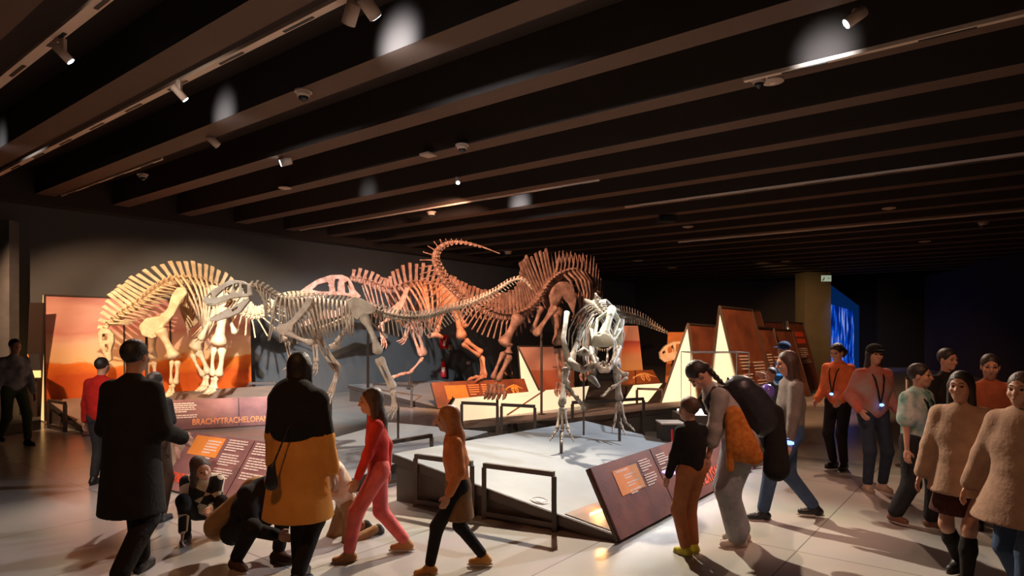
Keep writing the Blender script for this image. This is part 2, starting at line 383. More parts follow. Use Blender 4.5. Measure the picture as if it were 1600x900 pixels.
# ---- rear-left platform (brachytrachelopan)
cA = [Vector((-7.5, 11.35, .06)), Vector((-4.2, 12.65, .06)), Vector((-5.6, 15.3, .55)), Vector((-9.35, 13.0, .46))]
cA[3] = Vector((-9.25, 12.75, .46))
deck('rear_platform', cA, 'sloping platform at the far left under the cream sauropod skeleton', mat('warm_deck', (.34, .25, .2), .5, noise=.2, nscale=2))
r, p = info_panel('information_panel', (-7.45, 11.1, .03), (-4.2, 12.58, .03), .45, .50, 'long mauve information panel lettered BRACHYTRACHELOPAN below the cream sauropod', M_panel2)
p.lines('paragraph', M_text, r, .385, .88, .50, 7, .07)
MB().bar(p.at(.70, 0.02), p.at(.70, .99), .012, .003, up=p.N).build('panel_joint', M_black, r)
text('BRACHYTRACHELOPAN', .185, M_otxt, p.at(.475, .12, .004), p.X, p.Y, r, 'title_lettering', 0, .02, sx=.66)
printed_skeleton(p, r, .985, .60, .36, mat('printed_pale_bone', (.95, .62, .45), .7))

# ---- landscape backdrop behind the cream sauropod: thin A-frame, lit at its end
sky = [(0, (.42, .06, .01)), (.2, (.78, .13, .01)), (.32, (.62, .09, .01)), (.44, (.88, .22, .02)), (.47, (.97, .60, .30)), (.60, (.95, .58, .40)), (.72, (.74, .30, .24)), (.86, (.86, .46, .38)), (1, (.62, .26, .24))]
M_land = ramp_mat('desert_print', sky, (0, 0, 1), 0, 2.6, .34, 1.5, .55, 0, (.6, .6, 1.6))
bl = P(70, 655, 12.85); dirW = WD.copy(); br_ = bl + dirW * 4.45
tl = P(69, 461, 12.95); tr = tl + dirW * 4.45
r = thing('landscape_backdrop', (bl.x, bl.y, 0), 'tall printed backdrop of orange dunes and pink clouds at far left', 'backdrop')
bl.z = .03; br_.z = .03
MB().slab([bl, br_, tr, tl], BD * .03).build('printed_face', M_land, r)
bk = BD * .32 - WD * .0
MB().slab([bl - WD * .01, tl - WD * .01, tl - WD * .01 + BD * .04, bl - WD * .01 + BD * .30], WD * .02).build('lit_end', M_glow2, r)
MB().slab([bl + BD * .31, br_ + BD * .31, tr + BD * .05, tl + BD * .05], BD * .02).build('back_face', M_metal, r)
for a, b in ((bl, tl), (bl.lerp(br_, .33), tl.lerp(tr, .33)), (bl.lerp(br_, .55), tl.lerp(tr, .55))):
    MB().bar(a - BD * .012, b - BD * .012, .03, .01, up=BD).build('edge_strip', M_metal, r)
MB().bar(tl - BD * .0, tr, .03, .03).build('top_strip', M_metal, r)
# neighbour panel seen from behind and a low slab
r = thing('leaning_board', (-9.65, 12.7, 0), 'dark back of a tall board left of the dune backdrop', 'display board')
q = [P(38, 655, 12.55), P(60, 655, 12.75), P(68, 473, 12.7), P(46, 473, 12.5)]; q[0].z = q[1].z = 0.02
MB().slab(q, Vector((.1, .5, 0)) * .1).build('board', mat('board_back', (.05, .028, .02), .7), r)
r = thing('small_lectern', P(52, 600, 12.3).to_2d().to_3d(), 'small lectern with an orange lit edge left of the dune backdrop', 'lectern')
MB().slab([P(45, 553, 12.35), P(50, 578, 12.2), P(63, 578, 12.2), P(60, 553, 12.35)], Vector((0, .02, .02))).build('top_board', M_black, r)
MB().slab([P(44, 553, 12.33), P(50, 578, 12.18), P(50, 590, 12.18), P(47, 570, 12.25)], Vector((-.02, 0, 0))).build('lit_edge', M_orange, r)
MB().slab([P(50, 579, 12.18), P(63, 579, 12.18), P(63, 590, 12.18), P(50, 590, 12.18)], Vector((0, .02, 0))).build('lit_front', M_glow2, r)
MB().box(P(57, 600, 12.3).to_2d().to_3d() + ZZ * .45, .1, .1, .9).build('stem', M_metal, r)
c4 = [G(-60, 694), G(64, 671), G(64, 662), G(-60, 668)]
tag(MB().slab([v + ZZ * 0 for v in c4], ZZ * .19).build('low_plinth', mat('slate_plinth', (.09, .085, .08), .5), bevel=.01), 'low dark slate plinth at the left edge of the picture', 'plinth')

# ---- middle-rear platform (large theropod) and its panel
cC = [Vector((-4.3, 16.8, .44)), Vector((-1.75, 15.1, .05)), Vector((.45, 16.35, .05)), Vector((-2.1, 18.4, .44))]
deck('rear_platform', cC, 'sloping grey platform by the wall under the large orange lit theropod')
r, p = info_panel('information_panel', (-1.74, 15.02, .03), (.52, 16.28, .03), .42, .58, 'brown information panel with orange square before the glowing floor box', leather('rust_panel_print', (.34, .10, .045), (.17, .05, .03)))
p.patch('orange_box', M_orange, r, .12, .30, .34, .84)
p.lines('paragraph', M_otxt, r, .36, .84, .48, 7, .09)
p.lines('paragraph', M_otxt, r, .50, .84, .62, 5, .09)
MB().bar(p.at(.66, 0.02), p.at(.66, .99), .012, .004, up=p.N).build('panel_joint', M_black, r)
printed_skeleton(p, r, .86, .55, .26, mat('printed_orange_bone', (.95, .42, .08), .7))

# ---- glowing floor box in the middle
a0, a1 = Vector((-1.46, 12.5, .02)), Vector((1.75, 15.75, .02)); t0, t1 = Vector((-1.22, 13.35, .42)), Vector((2.0, 16.6, .42))
r = thing('light_box', a0, 'long low glowing cream light box behind the middle barriers', 'light box')
MB().slab([a0, a1, t1, t0], (t0 - a0).cross(a1 - a0).normalized() * .03).build('glowing_face', M_glow, r)
MB().slab([a0, t0, Vector((t0.x - .05, t0.y + .5, .42)), Vector((t0.x - .05, t0.y + .5, .0))], Vector((-.03, -.0, 0))).build('side_panel', M_metal, r)
MB().bar(a0, t0, .06, .05).build('end_trim', M_metal, r)
MB().bar(a0.lerp(a1, .42), t0.lerp(t1, .62), .05, .02).build('strut', mat('amber_metal', (.35, .13, .04), .5), r)
# ---- platform of the spiny sauropod
cD = [Vector((-1.1, 11.35, .08)), Vector((3.9, 11.75, .52)), Vector((4.6, 13.0, .52)), Vector((-.9, 12.25, .12))]
deck('long_platform', cD, 'long dark platform rising to the right behind the front platform', mat('pale_deck', (.36, .30, .26), .5, noise=.1))

frame_rail((.38, 5.79, 0), (-.27, 6.18, 0), .50, .045, 'square bronze barrier frame nearest the front corner panel')
frame_rail((-.39, 6.26, 0), (-1.0, 6.64, 0), .50, .045, 'square bronze barrier frame at the left end of the front platform')
frame_rail((-1.0, 7.96, 0), (-1.55, 7.32, 0), .50, .045, 'barrier frame beside the walking theropod platform')
frame_rail((-.88, 11.2, 0), (-.25, 10.95, 0), .55, .05, 'barrier frame before the glowing box, the left of the pair')
frame_rail((-.18, 10.9, 0), (.38, 10.65, 0), .55, .05, 'barrier frame before the glowing box, the right of the pair')
frame_rail((-3.45, 15.95, 0), (-2.4, 15.3, 0), .50, .05, 'thin barrier frame before the large theropod platform')
frame_rail((-8.72, 12.05, 0), (-8.1, 11.6, 0), .50, .05, 'barrier frame before the dune backdrop')
frame_rail((-6.35, 15.45, 0), (-5.75, 15.6, 0), .55, .06, 'barrier frame behind the cream sauropod, near the wall')
frame_rail((1.0, 10.6, 0), (2.3, 11.2, 0), .62, .05, 'barrier frame seen between the legs of the front theropod')
frame_rail((2.85, 14.6, 0), (3.4, 14.4, 0), .50, .05, 'barrier frame by the glowing box right of the front theropod')

# ------------------------------------------------------------------ surface nets (bodies, skulls)
def surface_nets(Fd, org, h):
    nx, ny, nz = Fd.shape; ins = Fd < 0
    s = [ins[i:nx - 1 + i, j:ny - 1 + j, k:nz - 1 + k] for i in (0, 1) for j in (0, 1) for k in (0, 1)]
    cnt = np.zeros(s[0].shape, np.int8)
    for q in s: cnt += q
    act = (cnt > 0) & (cnt < 8); idx = np.argwhere(act)
    if len(idx) == 0: return [], []
    vid = -np.ones(act.shape, np.int64); vid[act] = np.arange(len(idx))
    cor = np.array([(i, j, k) for i in (0, 1) for j in (0, 1) for k in (0, 1)])
    val = np.stack([Fd[idx[:, 0] + c[0], idx[:, 1] + c[1], idx[:, 2] + c[2]] for c in cor], 1)
    acc = np.zeros((len(idx), 3)); num = np.zeros(len(idx))
    for a in range(8):
        for b in range(a + 1, 8):
            if np.abs(cor[a] - cor[b]).sum() != 1: continue
            va, vb = val[:, a], val[:, b]; m = (va < 0) != (vb < 0)
            t = np.where(m, va / np.where(m, va - vb, 1), 0)
            acc += np.where(m[:, None], cor[a] + (cor[b] - cor[a]) * t[:, None], 0); num += m
    V = (idx + acc / num[:, None]) * h + org
    Q = []
    for ax in range(3):
        o1, o2 = [(1, 2), (2, 0), (0, 1)][ax]
        sl0 = [slice(None)] * 3; sl1 = [slice(None)] * 3; sl0[ax] = slice(0, -1); sl1[ax] = slice(1, None)
        m = ins[tuple(sl0)] != ins[tuple(sl1)]
        e = np.argwhere(m); e = e[(e[:, o1] > 0) & (e[:, o2] > 0) & (e[:, o1] < Fd.shape[o1] - 1) & (e[:, o2] < Fd.shape[o2] - 1)]
        if len(e) == 0: continue
        d1 = np.zeros(3, int); d1[o1] = 1; d2 = np.zeros(3, int); d2[o2] = 1
        g = lambda q: vid[q[:, 0], q[:, 1], q[:, 2]]
        q = np.stack([g(e - d1 - d2), g(e - d2), g(e), g(e - d1)], 1)
        fl = ins[e[:, 0], e[:, 1], e[:, 2]]; q[~fl] = q[~fl][:, ::-1]
        Q.append(q)
    return V, np.concatenate(Q)
def cut(pt, n): return ('h', np.array(pt, float), np.array(n, float), .012)
def cone(a, b, ra, rb, n=None, fac=1, k=.03): return ('c', np.array(a, float), np.array(b, float), ra, rb, None if n is None else np.array(n, float), fac, k)
def ell(c, M, rad, k=.03, sub=False): return ('s' if sub else 'e', np.array(c, float), np.array([list(x) for x in M], float), np.array(rad, float), k)
def sdf(prims, h):
    lo = np.full(3, 1e9); hi = -lo
    bb = []
    for p in prims:
        if p[0] == 'h': bb.append((np.full(3, -99.), np.full(3, 99.))); continue
        if p[0] == 'c': r = max(p[3], p[4]); l = np.minimum(p[1], p[2]) - r; u = np.maximum(p[1], p[2]) + r
        else: r = p[3].max(); l = p[1] - r; u = p[1] + r
        bb.append((l, u))
        if p[0] != 's': lo = np.minimum(lo, l); hi = np.maximum(hi, u)
    lo = lo - 2.5 * h; n = np.ceil((hi + 2.5 * h - lo) / h).astype(int) + 1
    Fd = np.full(n, 1.0, np.float32)
    for p, (l, u) in zip(prims, bb):
        k = p[-1]; i0 = np.maximum(((l - k - 2 * h - lo) / h).astype(int), 0); i1 = np.minimum(((u + k + 2 * h - lo) / h).astype(int) + 2, n)
        if (i1 <= i0).any(): continue
        ax = [lo[q] + h * np.arange(i0[q], i1[q]) for q in range(3)]
        g = np.stack(np.meshgrid(*ax, indexing='ij'), -1)
        if p[0] == 'c':
            a, b, ra, rb, nn, fac = p[1:7]; ab = b - a; L2 = max(float(ab @ ab), 1e-9); ga = g - a
            t = np.clip(ga @ ab / L2, 0, 1); dv = ga - t[..., None] * ab
            if nn is not None: dv = dv + (fac - 1) * (dv @ nn)[..., None] * nn
            d = np.sqrt((dv ** 2).sum(-1)) - (ra + (rb - ra) * t)
        elif p[0] == 'h': d = (g - p[1]) @ p[2]
        else:
            q = (g - p[1]) @ p[2].T / p[3]; d = (np.sqrt((q ** 2).sum(-1)) - 1) * p[3].min()
        sl = tuple(slice(i0[q], i1[q]) for q in range(3)); cur = Fd[sl]
        if p[0] == 'h': Fd[sl] = np.maximum(cur, d)
        elif p[0] == 's': d = -d; hh = np.maximum(k - np.abs(cur - d), 0) / k; Fd[sl] = np.maximum(cur, d) + hh * hh * k / 4
        else: hh = np.maximum(k - np.abs(cur - d), 0) / k; Fd[sl] = np.minimum(cur, d) - hh * hh * k / 4
    return surface_nets(Fd, lo, h)
def np_obj(name, parts, m, parent=None, smooth=True):
    V = []; Q = []; b = 0
    for v, q in parts:
        if len(v) == 0: continue
        V.append(v); Q.append(q + b); b += len(v)
    V = np.concatenate(V); Q = np.concatenate(Q)
    o0 = rootloc(parent) if parent is not None else Vector((V[:, 0].mean(), V[:, 1].mean(), V[:, 2].min()))
    V = V - np.array(o0)
    me = bpy.data.meshes.new(name); me.vertices.add(len(V)); me.vertices.foreach_set('co', V.astype(np.float32).ravel())
    me.loops.add(len(Q) * 4); me.loops.foreach_set('vertex_index', Q.astype(np.int32).ravel())
    me.polygons.add(len(Q)); me.polygons.foreach_set('loop_start', np.arange(len(Q), dtype=np.int32) * 4)
    me.update(); me.validate()
    me.polygons.foreach_set('use_smooth', np.ones(len(me.polygons), bool)) if smooth else None
    me.materials.append(m); o = bpy.data.objects.new(name, me); COL.objects.link(o)
    if parent is not None: o.parent = parent
    else: o.location = o0
    return o

# ------------------------------------------------------------------ skeletons
def cr(pts, n):                       # catmull-rom through control tuples, n samples evenly by arc length
    P_ = np.array(pts, float); P_ = np.vstack([2 * P_[0] - P_[1], P_, 2 * P_[-1] - P_[-2]]); out = []
    for i in range(1, len(P_) - 2):
        for t in np.linspace(0, 1, 16, endpoint=False):
            a, b, c, d = P_[i - 1:i + 3]
            out.append(.5 * ((2 * b) + (-a + c) * t + (2 * a - 5 * b + 4 * c - d) * t * t + (-a + 3 * b - 3 * c + d) * t ** 3))
    out.append(P_[-2]); out = np.array(out); s = np.r_[0, np.cumsum(np.linalg.norm(np.diff(out[:, :3], axis=0), axis=1))]
    q = np.linspace(0, s[-1], n); return np.stack([np.interp(q, s, out[:, j]) for j in range(out.shape[1])], 1)
BPR = (0, .07, .16, .3, .5, .7, .84, .93, 1); BRR = (.75, 1.35, 1.25, .85, .72, .85, 1.25, 1.35, .75)
def bone(mb, A, B, r, knob=1.25, bend=None, flat=1.0, side=None, seg=10, r2=None):
    A, B = Vector(A), Vector(B); r2 = r if r2 is None else r2
    path = [A.lerp(B, t) + (Vector(bend) * math.sin(t * math.pi) if bend is not None else Vector()) for t in BPR]
    mb.tube(path, [(r + (r2 - r) * t) * (q if q < 1 else 1 + (q - 1) * knob / 1.0) for t, q in zip(BPR, BRR)], seg, side, flat)
    return mb
class Skel:
    def __init__(s, name, base, label, m, v):
        s.r = thing(name, base, label, 'dinosaur skeleton'); s.m = m; s.v = Vector(v).normalized()
    def part(s, name, mb, smooth=True, m=None): return mb.build(name, m or s.m, s.r, smooth)
    def spine(s, ctrl, n, tilt=.25, fork=False, skew=0, plate=.30, vert=0):
        """ctrl: (x, y, depth, centrum, spine height, chevron, lateral process) sizes in px"""
        W = []
        for c in ctrl: q = P(*c[:3]); k = c[2] / F; W.append((q.x, q.y, q.z, *(e * k for e in c[3:])))
        W = cr(W, n); s.sp = []
        for i, w_ in enumerate(W):
            p = Vector(w_[:3]); t = (Vector(W[min(i + 1, n - 1)][:3]) - Vector(W[max(i - 1, 0)][:3])); gap = t.length / (1 if 0 < i < n - 1 else .5) / 2; t.normalize()
            v = (s.v - t * s.v.dot(t)); v.normalize(); up = t.cross(v)
            r, sh, ch, tp = [max(e, 0) for e in w_[3:7]]; s.sp.append((p, t, v, up, r, gap))
            mb = MB(); hl = gap * .46
            mb.tube([p - t * hl, p - t * hl * .75, p, p + t * hl * .75, p + t * hl], [r * .85, r, r * .72, r, r * .85], 8, up)
            bl_ = gap * plate; th = max(r * .22, .006)
            jit = 1 + .05 * math.sin(i * 2.3)
            for fs in ((-1, 1) if fork else (0,)):
                if sh > .01:
                    us = up.lerp(ZZ, vert if fork else vert * max(0, up.z)).normalized(); tip = p + us * (r * .8 + sh * jit) + t * (sh * tilt) + v * (fs * (r * .6 + sh * .12)); bs = p + up * r * .7 + v * fs * r * .3
                    if fork: mb.tube([bs, bs.lerp(tip, .5) + t * sh * .02, tip], [r * .42, r * .26, r * .08], 6)
                    else:
                        mid = bs.lerp(tip, .55); q = []
                        for c_, a_, b_ in ((bs, bl_ * .8, th), (mid, bl_ * .62, th * .8), (bs.lerp(tip, .9), bl_ * .8, th * 1.3), (tip, bl_ * .72, th * 1.1)):
                            q += [c_ - t * a_ - v * b_, c_ + t * a_ - v * b_, c_ + t * a_ + v * b_, c_ - t * a_ + v * b_]
                        mb.add(q, [(0, 3, 2, 1), (12, 13, 14, 15)] + [(4 * L + k_, 4 * L + (k_ + 1) % 4, 4 * L + 4 + (k_ + 1) % 4, 4 * L + 4 + k_) for L in range(3) for k_ in range(4)])
            if ch > .01:
                for sg in (-1, 1): mb.tube([p - up * r * .9 + v * sg * r * .5, p - up * (r + ch * .3) + t * ch * .12 * (1 + skew), p - up * (r + ch) + t * ch * .35 * (1 + skew)], [r * .2, r * .22, r * .26], 5)
            if tp > .004:
                for sg in (-1, 1): mb.tube([p + v * sg * r * .6 + up * r * .5, p + v * sg * (r + tp * .6) + up * (r * .6 + tp * .2), p + v * sg * (r + tp) + up * (r * .6 + tp * .22) + t * tp * .15], [r * .35, r * .26, r * .30], 5)
                for sg in (-1, 1): mb.tube([p + t * gap * .35 + up * r * .7 + v * sg * r * .45, p - t * gap * .4 + up * r * 1.0 + v * sg * r * .45], [r * .25, r * .2], 5)
            s.part('vertebra', mb, smooth=False)
    def ribs(s, i0, i1, W, L, r, back=.25, inn=.55, fn=None, name='rib'):
        for i in range(i0, i1):
            p, t, v, up, cr_, gap = s.sp[i]; f = (i - i0) / max(1, i1 - 1 - i0)
            ws, ls = fn(f) if fn else (1, 1)
            for sg in (-1, 1):
                w_, l_ = W * ws, L * ls
                pts = [p + v * sg * cr_ * .8 + up * cr_ * .6, p + v * sg * w_ * .5 + up * cr_ * .7, p + v * sg * w_ * .88 - up * l_ * .14 + t * l_ * back * .1, p + v * sg * w_ - up * l_ * .38 + t * l_ * back * .35,
                       p + v * sg * w_ * .92 - up * l_ * .68 + t * l_ * back * .7, p + v * sg * w_ * inn - up * l_ + t * l_ * back]
                mb = MB(); mb.tube(pts, [r * .8, r * 1.2, r * 1.15, r, r * .85, r * .45], 6, t, 1.5); s.part(name, mb)
    def limb(s, name, a, b, r, **k):
        mb = MB(); bone(mb, P(*a), P(*b), r, **k); return s.part(name, mb)
    def twin(s, names, a, b, r, off, **k):
        A, B = P(*a), P(*b); d = (B - A).normalized(); o = (d.cross(s.v)).normalized() * off
        for nm, sg, rr in zip(names, (1, -1), (r, r * .72)):
            mb = MB(); bone(mb, A + o * sg, B + o * sg * .7, rr, bend=o * sg * .35, **k); s.part(nm, mb)
    def blade(s, name, pts, th, holes=None):
        W = [P(*q) for q in pts]; off = s.v * th; mb = MB(); mb.slab([q - off / 2 for q in W], off); o = s.part(name, mb, smooth=False)
        b = o.modifiers.new('bevel', 'BEVEL'); b.width = th * .35; b.segments = 3; b.limit_method = 'NONE'; return o
    def foot(s, ankle, toes_base, fwd, r, n=3, mt_spread=.035, toe=.16, claw=True, drop=None):
        """metatarsals from ankle to toes_base, then toes fanned round fwd and drooping"""
        A, B = P(*ankle), P(*toes_base); fwd = Vector(fwd).normalized(); sd = fwd.cross(ZZ).normalized(); f = thing_part(s, 'foot', A)
        for i in range(n):
            q = (i - (n - 1) / 2); mb = MB(); a_ = A + sd * q * mt_spread * .7; b_ = B + sd * q * mt_spread * 1.6
            bone(mb, a_, b_, r, knob=1.0, seg=8); mb.build('metatarsal', s.m, f, True)
            d = (fwd + sd * q * .5).normalized(); c = b_; dr = -.35 if drop is None else drop
            for j in range(3):
                d2 = (d + ZZ * (dr - .18 * j)).normalized(); e = c + d2 * toe * (.42, .34, .3)[j] * (1.12 if q == 0 else .9)
                mb = MB()
                if j < 2: bone(mb, c, e, r * (.85, .72)[j], knob=.9, seg=7); mb.build('toe_bone', s.m, f, True)
                else: mb.tube([c, c.lerp(e, .5) + ZZ * r * .3, e], [r * .7, r * .5, r * .08], 6); mb.build('claw', s.m, f, True)
                c = e
        return f
    def rod(s, x, y, d, z0, z1, r=.016):
        q = P(x, y, d); a = Vector((q.x, q.y, z0)); b = Vector((q.x, q.y, z1)); mb = MB(); mb.tube([a, b], r, 8)
        mb.tube([a + ZZ * .001, a + ZZ * .012], r * 3, 10); mb.build('support_rod', M_metal, s.r)
def thing_part(s, name, at):
    mb = MB(); mb.tube([at + ZZ * .03, at, at - ZZ * .03], [.03, .042, .03], 8); return mb.build(name, s.m, s.r, True)

def in_poly(X, Y, poly):
    """signed 2-D distance to a polygon, negative inside"""
    p = np.array(poly, float); n = len(p); d = np.full(X.shape, 1e9); c = np.zeros(X.shape, bool)
    for i in range(n):
        a, b = p[i], p[(i + 1) % n]; e = b - a; wx, wy = X - a[0], Y - a[1]
        t = np.clip((wx * e[0] + wy * e[1]) / (e @ e + 1e-12), 0, 1); d = np.minimum(d, (wx - e[0] * t) ** 2 + (wy - e[1] * t) ** 2)
        if a[1] != b[1]: c ^= ((a[1] > Y) != (b[1] > Y)) & (X < (b[0] - a[0]) * (Y - a[1]) / (b[1] - a[1]) + a[0])
    d = np.sqrt(d); return np.where(c, -d, d)
def skull_mesh(poly, holes, wide, th, h=1.0, roof=None):
    """poly and holes in px (x right, y down); wide(x)-> half width px. Two side walls joined by a roof/palate rim."""
    p = np.array(poly, float); x0, y0 = p.min(0) - 3; x1, y1 = p.max(0) + 3; wm = max(wide(x) for x in np.linspace(x0, x1, 9)) + th + 3
    xs = np.arange(x0, x1, h); ys = np.arange(y0, y1, h); zs = np.arange(-wm, wm + h, h)
    X, Y = np.meshgrid(xs, ys, indexing='ij'); D = in_poly(X, Y, poly)
    Dh = D.copy()
    for q in holes: Dh = np.maximum(Dh, -in_poly(X, Y, q))
    Wd = np.array([wide(x) for x in xs])[:, None, None]; Z = zs[None, None, :]
    side = np.abs(np.abs(Z) - Wd) - th / 2
    walls = np.maximum(Dh[:, :, None] * .8, side)
    rim = np.maximum(np.abs(D[:, :, None] + th * .8) - th * .8, np.abs(Z) - Wd - th * .2)     # closes roof and snout
    if roof is not None: rim = np.maximum(rim, (Y[:, :, None] - np.array([roof(x) for x in xs])[:, None, None]))
    Fd = np.minimum(walls, rim).astype(np.float32); return surface_nets(Fd, np.array([x0, y0, zs[0]]), h)
def place_skull(sk, name, VQ, ref, d, ux, uy, uz, parent=None, m=None):
    """px coordinates (x,y,z) about ref -> world, axes ux (x right), uy (y down), uz"""
    V, Q = VQ; k = d / F; o = np.array(P(*ref, d)); V2 = o + ((V[:, :1] - ref[0]) * np.array(ux) + (V[:, 1:2] - ref[1]) * np.array(uy) + V[:, 2:] * np.array(uz)) * k
    return np_obj(name, [(V2, Q)], m or sk.m, parent or sk.r)
def teeth(sk, parent, pts, ref, d, ux, uy, uz, half, L, r, n, down=1):
    k = d / F; o = P(*ref, d); P2 = cr([(a, b, 0) for a, b in pts], n); ux, uy, uz = map(Vector, (ux, uy, uz))
    for sg in (-1, 1):
        mb = MB()
        for a, b, _ in P2:
            hw = half(a)
            c = o + (ux * (a - ref[0]) + uy * (b - ref[1]) + uz * hw * sg) * k; mb.tube([c, c + (uy * L * down + ux * .6) * k * .6, c + (uy * L * down + ux * 1.4) * k], [r * k, r * k * .7, r * k * .1], 5)
        mb.build('tooth_row', mat('tooth_enamel', (.75, .62, .45), .35), parent, True)

def bonemat(name, c, c2): return mat(name, c, .62, col2=c2, nscale=9, bump=.35, bscale=45)
M_A = bonemat('cream_bone', (.74, .56, .36), (.56, .38, .22)); M_B = bonemat('ivory_bone', (.70, .58, .46), (.46, .33, .24))
M_C = bonemat('pink_bone', (.66, .38, .27), (.42, .16, .09)); M_D = bonemat('russet_bone', (.44, .24, .165), (.20, .09, .055))
M_E = bonemat('grey_bone', (.42, .38, .32), (.17, .13, .10)); M_Es = bonemat('greenish_skull', (.48, .50, .41), (.33, .33, .25))
UY = (0, 0, -1)

# ---- A: short-necked sauropod, head to the left
hA = Vector((.93, .36, 0)).normalized(); vA = Vector((-.36, .93, 0))
S = Skel('sauropod_skeleton', (-6.9, 13.0, .3), 'cream short necked sauropod skeleton with tall spines, before the dune backdrop', M_A, vA)
S.spine([(162, 521, 12.2, 3, 4, 0, 4), (168, 508, 12.25, 4, 10, 0, 6), (179, 499, 12.3, 4.5, 17, 0, 8), (192, 490, 12.4, 5, 26, 0, 9), (205, 483, 12.5, 5.5, 32, 0, 10), (218, 475, 12.6, 6, 34, 0, 12), (232, 465, 12.75, 6, 34, 0, 14),
         (246, 454, 12.9, 6, 34, 0, 14), (262, 444, 13.05, 6.5, 28, 0, 14), (280, 439, 13.2, 6.5, 26, 0, 13), (300, 439, 13.4, 6.5, 25, 0, 13), (320, 443, 13.6, 6.5, 24, 0, 12), (338, 450, 13.8, 7, 22, 0, 10), (354, 463, 13.95, 6, 22, 6, 8), (367, 478, 14.1, 5, 20, 18, 5),
         (382, 490, 14.2, 5, 18, 24, 3), (400, 495, 14.35, 4.5, 15, 28, 3), (416, 488, 14.5, 4, 12, 24, 3), (428, 474, 14.65, 3.5, 8, 14, 2), (445, 465, 14.8, 3, 6, 8, 2), (470, 461, 15.1, 2.5, 5, 6, 2), (500, 459, 15.4, 1.6, 3, 3, 1)], 52, tilt=-.25, plate=.46)
ia = [i for i, q in enumerate(S.sp) if -6.95 < q[0].x < -5.95 and q[0].z > 2.4]
S.ribs(ia[0], ia[-1] + 1, .52, 1.12, .017, .12, .6, lambda f: (.75 + .4 * math.sin(f * 3.1), .8 + .25 * math.sin(f * 3.1)))
in_ = [i for i, q in enumerate(S.sp) if q[0].x < -7.0]
S.ribs(in_[2], in_[-1], .14, .26, .012, .75, .8, name='neck_rib')
na = lambda d: d - .45
S.blade('scapula', [(290, 449, 12.7), (277, 449, 12.7), (268, 462, 12.65), (262, 482, 12.6), (250, 494, 12.55), (228, 497, 12.5), (217, 510, 12.45), (222, 524, 12.45), (238, 530, 12.5), (250, 524, 12.5), (256, 508, 12.55), (272, 492, 12.6), (282, 472, 12.65), (293, 458, 12.7)], .06)
S.blade('scapula', [(290, 452, 13.6), (268, 465, 13.55), (262, 485, 13.5), (228, 500, 13.4), (222, 524, 13.35), (248, 522, 13.4), (272, 492, 13.5), (292, 460, 13.6)], .06)
S.limb('humerus', (250, 514, 12.5), (273, 560, 12.5), .085); S.twin(('ulna', 'radius'), (273, 563, 12.5), (271, 601, 12.5), .042, .045)
S.limb('humerus', (240, 514, 13.35), (236, 562, 13.35), .085); S.twin(('ulna', 'radius'), (236, 565, 13.35), (238, 597, 13.35), .042, .045)
S.blade('ilium', [(318, 452, 13.3), (330, 444, 13.35), (346, 448, 13.4), (360, 462, 13.45), (352, 478, 13.4), (340, 486, 13.35), (330, 480, 13.3), (320, 468, 13.3)], .09)
S.limb('pubis', (338, 482, 13.3), (312, 532, 13.2), .055, flat=1.6, side=vA); S.limb('ischium', (352, 482, 13.5), (368, 522, 13.6), .05, flat=1.6, side=vA)
S.limb('femur', (350, 480, 13.2), (341, 540, 13.1), .115); S.twin(('tibia', 'fibula'), (341, 543, 13.1), (337, 588, 13.1), .062, .07)
S.limb('femur', (332, 482, 13.9), (304, 548, 13.7), .11); S.twin(('tibia', 'fibula'), (305, 551, 13.7), (322, 586, 13.6), .06, .065)
fA = Vector((-.9, -.45, 0))
def pillar_foot(S, top, d, w_, h_, n_, fw):
    A = P(*top, d); f = thing_part(S, 'foot', A); sd = fw.cross(ZZ).normalized()
    for i in range(n_):
        q = (i / (n_ - 1) - .5); mb = MB(); a_ = A + sd * q * w_ + fw * .04 * math.cos(q * 3); b_ = a_ + sd * q * w_ * .35 + fw * .05 * math.cos(q * 3) - ZZ * h_ * .7
        bone(mb, a_, b_, h_ * .13, knob=1, seg=8); mb.build('metatarsal', S.m, f, True)
        mb = MB(); mb.tube([b_, b_ + fw * .07 - ZZ * h_ * .2, b_ + fw * .15 - ZZ * h_ * .32], [h_ * .15, h_ * .13, h_ * .03], 7); mb.build('claw', S.m, f, True)
pillar_foot(S, (271, 602), 12.5, .16, .22, 5, fA.normalized()); pillar_foot(S, (238, 599), 13.35, .16, .22, 5, fA.normalized())
pillar_foot(S, (337, 590), 13.1, .22, .32, 5, fA.normalized()); pillar_foot(S, (324, 588), 13.6, .2, .3, 5, fA.normalized())
S.rod(229, 520, 12.9, .42, 2.1, .025)
skp = [(156, 520), (160, 514), (170, 514), (177, 522), (177, 534), (173, 548), (174, 562), (170, 566), (165, 556), (158, 540)]
o = place_skull(S, 'skull', skull_mesh(skp, [[(162, 522), (169, 522), (168, 532), (162, 533)], [(165, 538), (170, 538), (170, 550), (167, 550)]], lambda x: 5, 2.2, .8), (166, 540), 12.15, hA, UY, vA)

